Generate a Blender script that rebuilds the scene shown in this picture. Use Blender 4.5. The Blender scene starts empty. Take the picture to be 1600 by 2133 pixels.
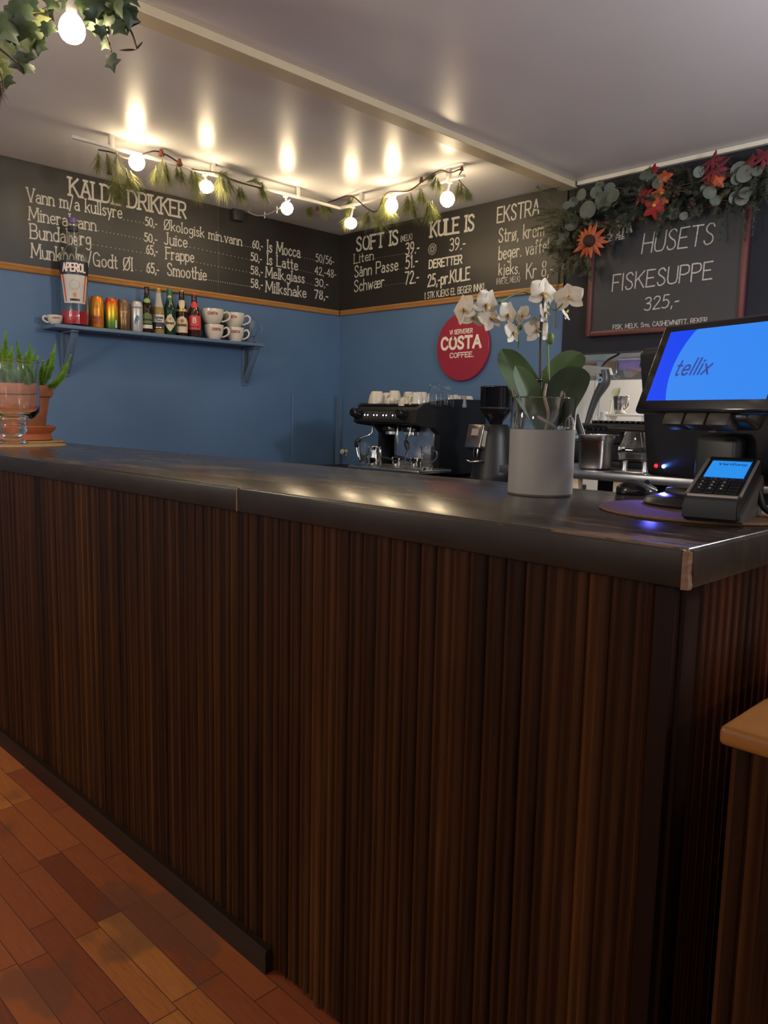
import bpy, bmesh, math, random
from mathutils import Matrix, Vector, Euler
random.seed(7)
R = math.radians
SC = bpy.context.scene
COL = SC.collection
rnd = random.uniform

# ------------------------------------------------------------------ camera
CAM_H = 1.13
FPX = 1633.58                                   # focal length in pixels of the 1600x2133 frame
AX_R = Vector((0.70304782, 0.71084865, 0.02044414))
AX_U = Vector((-0.09982305, 0.07018234, 0.99252698))
AX_F = Vector((-0.70410164, 0.69983472, -0.12030062))
CAM_O = Vector((0, 0, CAM_H))
cam = bpy.data.cameras.new('camera')
cam.sensor_fit = 'VERTICAL'; cam.sensor_height = 36.0
cam.lens = FPX * 36.0 / 2133.0
cam.clip_start = 0.02; cam.clip_end = 60
co = bpy.data.objects.new('camera', cam); COL.objects.link(co)
m = Matrix((AX_R, AX_U, -AX_F)).transposed().to_4x4(); m.translation = CAM_O
co.matrix_world = m
SC.camera = co

# ------------------------------------------------------------------ world, lights, exposure
SC.view_settings.view_transform = 'Standard'
SC.view_settings.look = 'None'
SC.view_settings.gamma = 1.0
SC.view_settings.exposure = 0.55
SC.view_settings.use_curve_mapping = False
w = bpy.data.worlds.new('room_ambience'); SC.world = w; w.use_nodes = True
w.node_tree.nodes["Background"].inputs[0].default_value = (0.98, 0.95, 0.95, 1)
w.node_tree.nodes['Background'].inputs[1].default_value = 0.50

BULB_L = 40.0
def area_light(name, loc, target, size, size_y, power, col):
    l = bpy.data.lights.new(name, 'AREA'); l.shape = 'RECTANGLE'; l.size = size; l.size_y = size_y
    l.energy = power; l.color = col
    o = bpy.data.objects.new(name, l); COL.objects.link(o); o.location = loc
    o.rotation_euler = (Vector(target) - Vector(loc)).to_track_quat('-Z', 'Y').to_euler()
    return o
def lamp(name, loc, power, col, r=.12):
    l = bpy.data.lights.new(name, 'POINT'); l.energy = power; l.color = col; l.shadow_soft_size = r
    o = bpy.data.objects.new(name, l); COL.objects.link(o); o.location = loc
    return o
# unseen lamps added as fill light beside and behind the camera, the lamp over the bar aisle and the kitchen's tube light
lamp('unseen_fill_lamp', (1.6, 1.2, 1.8), 30, (1.0, 0.93, 0.85))
lamp('unseen_fill_lamp', (-0.9, -2.3, 1.9), 30, (1.0, 0.92, 0.82))
lamp('unseen_fill_lamp', (-2.9, -0.75, 1.75), 44, (1.0, 0.87, 0.70))
lamp('aisle_lamp', (0.25, 2.5, 2.0), 60, (0.90, 0.95, 1.0))
area_light('kitchen_tube_light', (-1.9, 4.7, 2.25), (-1.9, 4.7, 0.9), 1.2, 0.2, 60, (1.0, 0.96, 0.86))

def pix(px, py):                                # view ray through a pixel of the photograph
    return AX_R * ((px - 800) / FPX) - AX_U * ((py - 1066.5) / FPX) + AX_F
def at(px, py, ax, val):                        # where that ray meets the plane axis = val
    d = pix(px, py)
    return CAM_O + d * ((val - CAM_O[ax]) / d[ax])
def atc(px, py, c):                             # the point at distance c along the view axis
    return CAM_O + pix(px, py) * c

# ------------------------------------------------------------------ main dimensions (metres)
XL, YW, ZC = -4.171, 3.675, 2.354               # wall with the drinks menu, wall with the ice menu, ceiling
HB, HF, YB, XC = 0.986, 0.937, 0.887, -0.388    # bar top, fascia bottom, bar front, bar corner
YB2 = 1.479                                     # back edge of the worktop
ZT = 1.814                                      # lower edge of the menu boards
ZH = 1.482                                      # upper edge of the kitchen hatch
XH = -2.372                                     # left edge of the dark wall

# ------------------------------------------------------------------ materials
MATS = {}
class NT:
    def __init__(s, name):
        s.m = bpy.data.materials.new(name); s.m.use_nodes = True
        s.t = s.m.node_tree; s.b = s.t.nodes['Principled BSDF']
    def n(s, typ, **kw):
        x = s.t.nodes.new(typ)
        for k, v in kw.items(): setattr(x, k, v)
        return x
    def l(s, a, b): s.t.links.new(a, b)
    def math(s, op, a, b=None):
        x = s.n('ShaderNodeMath', operation=op)
        for i, v in enumerate((a, b)):
            if v is None: continue
            if isinstance(v, (int, float)): x.inputs[i].default_value = v
            else: s.l(v, x.inputs[i])
        return x.outputs[0]
    def ramp(s, fac, stops, interp='LINEAR'):
        x = s.n('ShaderNodeValToRGB'); e = x.color_ramp.elements; x.color_ramp.interpolation = interp
        while len(e) < len(stops): e.new(0.5)
        for el, (p, c) in zip(e, stops): el.position = p; el.color = (*c, 1) if len(c) == 3 else c
        s.l(fac, x.inputs[0]); return x.outputs[0]
    def coords(s, scale=(1, 1, 1), kind='Object'):
        tc = s.n('ShaderNodeTexCoord'); mp = s.n('ShaderNodeMapping'); mp.inputs['Scale'].default_value = scale
        s.l(tc.outputs[kind], mp.inputs[0]); return mp.outputs[0]
    def noise(s, vec, scale, detail=4, rough=0.55):
        x = s.n('ShaderNodeTexNoise'); x.inputs['Scale'].default_value = scale
        x.inputs['Detail'].default_value = detail; x.inputs['Roughness'].default_value = rough
        if vec is not None: s.l(vec, x.inputs['Vector'])
        return x.outputs['Fac']
    def bump(s, h, strength, dist=0.01):
        x = s.n('ShaderNodeBump'); x.inputs['Strength'].default_value = strength; x.inputs['Distance'].default_value = dist
        s.l(h, x.inputs['Height']); s.l(x.outputs[0], s.b.inputs['Normal'])

def mat(name, col=(.5, .5, .5), rough=.5, metal=0, trans=0, ior=1.45, coat=0, sss=0, emit=None, es=0, var=0.12, scale=14, bump=0, spec=.5, alpha=1):
    """A plain procedural surface: its colour with a little noise in tone and gloss."""
    if name in MATS: return MATS[name]
    k = NT(name); b = k.b
    b.inputs['Roughness'].default_value = rough; b.inputs['Metallic'].default_value = metal
    b.inputs['Transmission Weight'].default_value = trans; b.inputs['IOR'].default_value = ior
    b.inputs['Coat Weight'].default_value = coat; b.inputs['Coat Roughness'].default_value = .08
    b.inputs['Specular IOR Level'].default_value = spec
    b.inputs['Alpha'].default_value = alpha
    if sss:
        b.inputs['Subsurface Weight'].default_value = sss; b.inputs['Subsurface Radius'].default_value = (.01, .006, .004)
    if trans or not var:
        b.inputs['Base Color'].default_value = (*col, 1)
    else:
        f = k.noise(k.coords(), scale)
        k.l(k.ramp(f, [(.25, tuple(c * (1 - var) for c in col)), (.75, tuple(min(1, c * (1 + var)) for c in col))]), b.inputs['Base Color'])
        if bump: k.bump(f, bump)
    if emit:
        b.inputs['Emission Color'].default_value = (*emit, 1); b.inputs['Emission Strength'].default_value = es
    MATS[name] = k.m
    return k.m

def wall_mat(name, col, rough, var=.08, bump=.06, spec=.5):
    if name in MATS: return MATS[name]
    k = NT(name); v = k.coords()
    f = k.noise(v, 2.2, 5); g = k.noise(v, 60, 3)
    k.l(k.ramp(f, [(.3, tuple(c * (1 - var) for c in col)), (.7, tuple(c * (1 + var) for c in col))]), k.b.inputs['Base Color'])
    r = k.ramp(k.noise(v, 5, 4), [(.3, (rough * .95,) * 3), (.7, (min(1, rough * 1.05),) * 3)])
    k.l(r, k.b.inputs['Roughness']); k.b.inputs['Specular IOR Level'].default_value = spec
    k.bump(g, bump, .004)
    MATS[name] = k.m; return k.m

def wood_mat(name, dark, light, rough=.4, axis='z', fine=60, cell=None, coat=0, bump=.15, spec=.5):
    """Wood grain stretched along an axis; cell gives each slat or board of that width its own tone."""
    if name in MATS: return MATS[name]
    k = NT(name)
    sc = {'x': (.06, 1, 1), 'y': (1, .06, 1), 'z': (1, 1, .05)}[axis]
    v = k.coords(sc)
    f = k.noise(v, fine, 6, .6); g = k.noise(v, fine * .15, 3)
    fac = k.math('ADD', k.math('MULTIPLY', f, .6), k.math('MULTIPLY', g, .4))
    if cell:
        tc = k.n('ShaderNodeTexCoord'); sp = k.n('ShaderNodeSeparateXYZ'); k.l(tc.outputs['Object'], sp.inputs[0])
        c = k.math('FLOOR', k.math('DIVIDE', sp.outputs[cell[0]], cell[1]))
        wn = k.n('ShaderNodeTexWhiteNoise', noise_dimensions='1D'); k.l(c, wn.inputs['W'])
        fac = k.math('ADD', k.math('MULTIPLY', fac, .78), k.math('MULTIPLY', wn.outputs['Value'], .22))
    k.l(k.ramp(fac, [(.28, dark), (.58 if cell else .52, tuple(a * .55 + c * .45 for a, c in zip(dark, light))), (.74, light)]), k.b.inputs['Base Color'])
    k.b.inputs['Roughness'].default_value = rough; k.b.inputs['Coat Weight'].default_value = coat; k.b.inputs['Coat Roughness'].default_value = .12
    k.b.inputs['Specular IOR Level'].default_value = spec
    k.bump(f, bump, .002)
    MATS[name] = k.m; return k.m

def floor_mat():
    k = NT('red_parquet'); W, L = .0585, .33
    tc = k.n('ShaderNodeTexCoord'); sp = k.n('ShaderNodeSeparateXYZ'); k.l(tc.outputs['Object'], sp.inputs[0])
    ry = k.math('DIVIDE', sp.outputs['Y'], W); row = k.math('FLOOR', ry)
    wn = k.n('ShaderNodeTexWhiteNoise', noise_dimensions='1D'); k.l(row, wn.inputs['W'])
    cx = k.math('ADD', k.math('DIVIDE', sp.outputs['X'], L), k.math('MULTIPLY', wn.outputs['Value'], 7.3)); colm = k.math('FLOOR', cx)
    cmb = k.n('ShaderNodeCombineXYZ'); k.l(row, cmb.inputs[0]); k.l(colm, cmb.inputs[1])
    wn2 = k.n('ShaderNodeTexWhiteNoise', noise_dimensions='3D'); k.l(cmb.outputs[0], wn2.inputs['Vector'])
    grain = k.noise(k.coords((.22, 2.2, 1)), 70, 6, .65)
    fac = k.math('ADD', k.math('MULTIPLY', wn2.outputs['Value'], .60), k.math('MULTIPLY', grain, .40))
    c = k.ramp(fac, [(.15, (.12, .026, .009)), (.40, (.21, .050, .014)), (.62, (.28, .078, .018)), (.86, (.42, .160, .034))])
    # joints between the strips
    def edge(u, wd):
        fr = k.math('FRACT', u); a = k.math('MINIMUM', fr, k.math('SUBTRACT', 1.0, fr)); return k.math('LESS_THAN', a, wd)
    j = k.math('MAXIMUM', edge(ry, .014), edge(cx, .0035))
    mx = k.n('ShaderNodeMix', data_type='RGBA'); k.l(j, mx.inputs['Factor']); k.l(c, mx.inputs[6]); mx.inputs[7].default_value = (.045, .014, .008, 1)
    # dull grey traffic stains with outlines of their own
    st = k.noise(k.coords((1.1, 1.6, 1)), 2.6, 3, .5)
    sf = k.ramp(st, [(.53, (0, 0, 0)), (.57, (.5, .5, .5))])
    mx2 = k.n('ShaderNodeMix', data_type='RGBA'); k.l(sf, mx2.inputs['Factor']); k.l(mx.outputs[2], mx2.inputs[6]); mx2.inputs[7].default_value = (.10, .052, .036, 1)
    k.l(mx2.outputs[2], k.b.inputs['Base Color'])
    k.l(k.ramp(st, [(.5, (.48,) * 3), (.58, (.33,) * 3)]), k.b.inputs['Roughness'])
    k.bump(k.math('SUBTRACT', grain, k.math('MULTIPLY', j, 2.0)), .12, .002)
    return k.m

def worktop_mat(name, worn):
    """Dark brown varnished wood, scratched, with the varnish worn off in places."""
    k = NT(name); v = k.coords((.25, 2.4, 1))
    g = k.noise(v, 26, 6, .65)
    base = k.ramp(g, [(.3, (.015, .009, .006)), (.75, (.034, .021, .014))] if worn else [(.3, (.012, .0072, .0042)), (.75, (.026, .0155, .009))])
    if worn:
        p = k.noise(k.coords((.55, 2.6, 1)), 5.5, 7, .72)
        mx = k.n('ShaderNodeMix', data_type='RGBA')
        k.l(k.ramp(p, [(.555, (0, 0, 0)), (.60, (.8,) * 3)]), mx.inputs['Factor'])
        k.l(base, mx.inputs[6]); mx.inputs[7].default_value = (.155, .088, .05, 1); base = mx.outputs[2]
    k.l(base, k.b.inputs['Base Color'])
    r = k.noise(k.coords((.8, 3, 1)), 9, 6, .7)
    k.l(k.ramp(r, [(.3, (.18 if worn else .36,) * 3), (.75, (.31 if worn else .5,) * 3)]), k.b.inputs['Roughness'])
    k.b.inputs['Coat Weight'].default_value = .15 if worn else 0; k.b.inputs['Specular IOR Level'].default_value = .6 if worn else .22; k.b.inputs['Coat Roughness'].default_value = .15
    k.bump(g, .025, .001)
    return k.m

M_BLUE = wall_mat('blue_wall_paint', (.090, .166, .300), .5, .08, .06, .35)
M_CEIL = wall_mat('white_gloss_ceiling_paint', (.72, .71, .72), .31, .03, .045, .32)
M_BLACKBOARD = wall_mat('blackboard_paint', (.021, .018, .0155), .42, .2, .05, .5)
M_DARKWALL = wall_mat('charcoal_wall_paint', (.015, .0165, .024), .6, .08, .06, .25)
M_CHALK = mat('white_chalk_paint', (.58, .55, .48), .8, var=.10, scale=60)
M_CHALK2 = mat('thin_chalk', (.50, .47, .43), .9, var=.35, scale=160)
M_SLAT = wood_mat('reeded_dark_wood', (.0055, .0014, .0004), (.082, .028, .0068), .40, 'z', 60, ('X', .0165), 0, .15, .12)
M_SLATY = wood_mat('reeded_dark_wood_end', (.0065, .0016, .0006), (.085, .024, .008), .40, 'z', 60, ('Y', .0165), 0, .15, .12)
M_POST = wood_mat('dark_wood_post', (.008, .0028, .0014), (.018, .0065, .003), .5, 'z', 40, None, 0, .15, .06)
M_TOP = worktop_mat('varnished_worktop', True)
M_FASCIA = worktop_mat('varnished_edge', False)
M_RAWWOOD = wood_mat('bare_broken_wood', (.10, .052, .028), (.24, .135, .07), .7, 'z', 90)
M_TRIMWOOD = wood_mat('oak_moulding', (.30, .13, .035), (.52, .27, .085), .38, 'x', 50)
M_TRIMWOOD_Y = wood_mat('oak_moulding_long', (.30, .13, .035), (.52, .27, .085), .38, 'y', 50)
M_CAP = wood_mat('orange_varnished_wood', (.17, .062, .011), (.29, .12, .026), .38, 'x', 30, None, .05, .15, .3)
M_CREAM = mat('cream_paint', (.60, .50, .34), .45, var=.05)
M_WHITEPL = mat('white_plastic', (.62, .58, .52), .4, var=.05)
M_BLACKPL = mat('black_plastic', (.012, .012, .014), .32, var=.2)
M_BLACKGL = mat('black_gloss_plastic', (.008, .008, .010), .10, var=.2)
M_BLACKMAT = mat('black_matt_metal', (.014, .013, .013), .48, var=.2)
M_STEEL = mat('brushed_steel', (.55, .53, .50), .28, 1, var=.12, scale=40)
M_CHROME = mat('chrome', (.75, .74, .72), .08, 1, var=.04)
M_CERAMIC = mat('cream_glazed_ceramic', (.62, .57, .48), .14, var=.03)
M_GLASS = mat('clear_glass', (.98, .99, .99), .02, trans=1, ior=1.35)
M_BULB = mat('lit_bulb_glass', (1, .9, .7), .4, emit=(1.0, .77, .47), es=BULB_L, var=0)
M_RED = mat('crimson_enamel', (.31, .020, .046), .45, var=.04)
M_CREAMTXT = mat('cream_print', (.85, .72, .62), .5, var=.03)
M_REDTXT = mat('crimson_print', (.26, .015, .03), .5, var=.05)
M_TERRA = mat('terracotta', (.36, .125, .055), .75, var=.25, scale=22, bump=.1)
M_TERRA2 = mat('orange_terracotta', (.40, .105, .030), .6, var=.1, scale=30)
M_CORK = mat('cork', (.42, .25, .12), .85, var=.25, scale=180, bump=.2)
M_CORKD = mat('dark_cork', (.16, .085, .045), .85, var=.3, scale=200, bump=.2)

# ------------------------------------------------------------------ mesh helpers
def BM(): return bmesh.new()
def box(b, x0, x1, y0, y1, z0, z1, bev=0, seg=2, M=None):
    r = bmesh.ops.create_cube(b, size=1)
    vs = r['verts']
    bmesh.ops.scale(b, vec=(x1 - x0, y1 - y0, z1 - z0), verts=vs)
    bmesh.ops.translate(b, vec=((x0 + x1) / 2, (y0 + y1) / 2, (z0 + z1) / 2), verts=vs)
    if bev:
        es = list({e for v in vs for e in v.link_edges})
        rr = bmesh.ops.bevel(b, geom=es, offset=bev, segments=seg, affect='EDGES', profile=.5)
        vs = list({v for f in rr['faces'] for v in f.verts} | {v for v in vs if v.is_valid})
    if M is not None: bmesh.ops.transform(b, matrix=M, verts=[v for v in vs if v.is_valid])
    return b
def lathe(b, prof, seg=32, M=None, close=False):
    M = M or Matrix(); rings = []
    for r, z in prof:
        if r < 1e-6: rings.append([b.verts.new(M @ Vector((0, 0, z)))])
        else: rings.append([b.verts.new(M @ Vector((r * math.cos(2 * math.pi * i / seg), r * math.sin(2 * math.pi * i / seg), z))) for i in range(seg)])
    prs = list(zip(rings, rings[1:]))
    if close: prs.append((rings[-1], rings[0]))
    for a, c in prs:
        for i in range(seg):
            j = (i + 1) % seg
            if len(a) == 1 and len(c) == 1: continue
            if len(a) == 1: b.faces.new((a[0], c[j], c[i]))
            elif len(c) == 1: b.faces.new((a[i], a[j], c[0]))
            else: b.faces.new((a[i], a[j], c[j], c[i]))
    return b
def smooth_pts(p, n=6):
    p = [Vector(q) for q in p]
    if len(p) < 3: return p
    out = []
    for i in range(len(p) - 1):
        a = p[i - 1] if i else p[0] * 2 - p[1]; d = p[i + 2] if i + 2 < len(p) else p[-1] * 2 - p[-2]
        for k in range(n):
            t = k / n
            out.append(.5 * ((2 * p[i]) + (p[i + 1] - a) * t + (2 * a - 5 * p[i] + 4 * p[i + 1] - d) * t * t + (3 * p[i] - a - 3 * p[i + 1] + d) * t ** 3))
    out.append(p[-1]); return out
def tube(b, pts, r, seg=8, sm=0, caps=True):
    P = smooth_pts(pts, sm) if sm else [Vector(p) for p in pts]
    n = len(P); rr = r if isinstance(r, (list, tuple)) else [r, r]
    rad = [rr[min(int(i / max(1, n - 1) * (len(rr) - 1)), len(rr) - 2)] * (1 - (i / max(1, n - 1) * (len(rr) - 1) - min(int(i / max(1, n - 1) * (len(rr) - 1)), len(rr) - 2))) +
           rr[min(int(i / max(1, n - 1) * (len(rr) - 1)), len(rr) - 2) + 1] * (i / max(1, n - 1) * (len(rr) - 1) - min(int(i / max(1, n - 1) * (len(rr) - 1)), len(rr) - 2)) for i in range(n)]
    t0 = (P[1] - P[0]).normalized(); u = t0.orthogonal().normalized(); rings = []
    for i in range(n):
        t = ((P[min(i + 1, n - 1)] - P[max(i - 1, 0)])).normalized()
        u = (u - t * u.dot(t)).normalized(); v = t.cross(u)
        rings.append([b.verts.new(P[i] + (u * math.cos(2 * math.pi * k / seg) + v * math.sin(2 * math.pi * k / seg)) * rad[i]) for k in range(seg)])
    for a, c in zip(rings, rings[1:]):
        for k in range(seg): b.faces.new((a[k], a[(k + 1) % seg], c[(k + 1) % seg], c[k]))
    if caps: b.faces.new(rings[0][::-1]); b.faces.new(rings[-1])
    return b
def prism(b, poly, x0, x1, M=None):
    """A (y,z) outline extruded along x from x0 to x1."""
    M = M or Matrix()
    a = [b.verts.new(M @ Vector((x0, y, z))) for y, z in poly]; c = [b.verts.new(M @ Vector((x1, y, z))) for y, z in poly]
    n = len(poly); b.faces.new(a[::-1]); b.faces.new(c)
    for i in range(n): b.faces.new((a[i], a[(i + 1) % n], c[(i + 1) % n], c[i]))
    return b
def ball(b, c, r, seg=14, sc=(1, 1, 1)):
    bmesh.ops.create_uvsphere(b, u_segments=seg, v_segments=max(6, seg // 2), radius=r, matrix=Matrix.Translation(c) @ Matrix.Diagonal((*sc, 1)))
    return b
def sheet(b, M, length, width, curl=0., cup=0., shape=.8, nu=7, nv=4, wave=0.):
    """A petal or leaf: a grid along +y, widest at 'shape', bent by curl and cupped across."""
    g = []
    for i in range(nu + 1):
        t = i / nu; wd = width * .5 * (math.sin(math.pi * t ** shape) ** .75 if 0 < t < 1 else .04)
        row = []
        for j in range(-nv, nv + 1):
            s = j / nv
            row.append(b.verts.new(M @ Vector((wd * s, length * t * (1 - .15 * abs(curl) * t), curl * length * t * t + cup * wd * s * s * 2 + wave * math.sin(t * 9 + s * 3) * width))))
        g.append(row)
    for a, c in zip(g, g[1:]):
        for j in range(len(a) - 1): b.faces.new((a[j], a[j + 1], c[j + 1], c[j]))
    return b
def aim(p, d, roll=0., up=None):
    """A frame at p whose +y axis points along d."""
    d = Vector(d).normalized(); z = Vector(up) if up else Vector((0, 0, 1))
    if abs(d.dot(z)) > .98: z = Vector((1, 0, .1))
    x = d.cross(z).normalized(); z = x.cross(d)
    m = Matrix((x, d, z)).transposed().to_4x4(); m.translation = p
    return m @ Matrix.Rotation(roll, 4, 'Y')

def loc_of(o):
    v = Vector((0, 0, 0))
    while o is not None: v = v + Vector(o.location); o = o.parent
    return v
def obj(name, b, ma, parent=None, smooth=40, world=False, origin=None):
    """Link a bmesh as ONE mesh object; world=True: the shape is in scene coordinates."""
    bmesh.ops.recalc_face_normals(b, faces=b.faces)
    if parent is not None and world: bmesh.ops.translate(b, vec=-loc_of(parent), verts=b.verts)
    if parent is None and origin is not None: bmesh.ops.translate(b, vec=-Vector(origin), verts=b.verts)
    me = bpy.data.meshes.new(name); b.to_mesh(me); b.free()
    for x in (ma if isinstance(ma, (list, tuple)) else [ma]): me.materials.append(x)
    if smooth:
        me.polygons.foreach_set('use_smooth', [True] * len(me.polygons))
        try: me.set_sharp_from_angle(angle=R(smooth))
        except Exception: pass
    o = bpy.data.objects.new(name, me); COL.objects.link(o)
    if parent is not None: o.parent = parent
    elif origin is not None: o.location = origin
    return o
def tag(o, label, cat, group=None, kind=None):
    if label: o['label'] = label
    if cat: o['category'] = cat
    if group: o['group'] = group
    if kind: o['kind'] = kind
    return o
def thing(name, label, cat, loc=(0, 0, 0), rz=0, group=None):
    o = bpy.data.objects.new(name, None); COL.objects.link(o); o.location = loc; o.rotation_euler = (0, 0, rz)
    o.empty_display_size = .05
    return tag(o, label, cat, group)
def struct(name, b, ma, smooth=0):
    return tag(obj(name, b, ma, None, smooth), None, None, None, 'structure')
def dup(root, loc, label, rz=None):
    def cp(o, p):
        c = o.copy(); COL.objects.link(c); c.parent = p
        for ch in o.children: cp(ch, c)
        return c
    kids = list(root.children)
    r = root.copy(); COL.objects.link(r); r.location = loc; r['label'] = label
    if rz is not None: r.rotation_euler = (0, 0, rz)
    for ch in kids: cp(ch, r)
    return r

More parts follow.
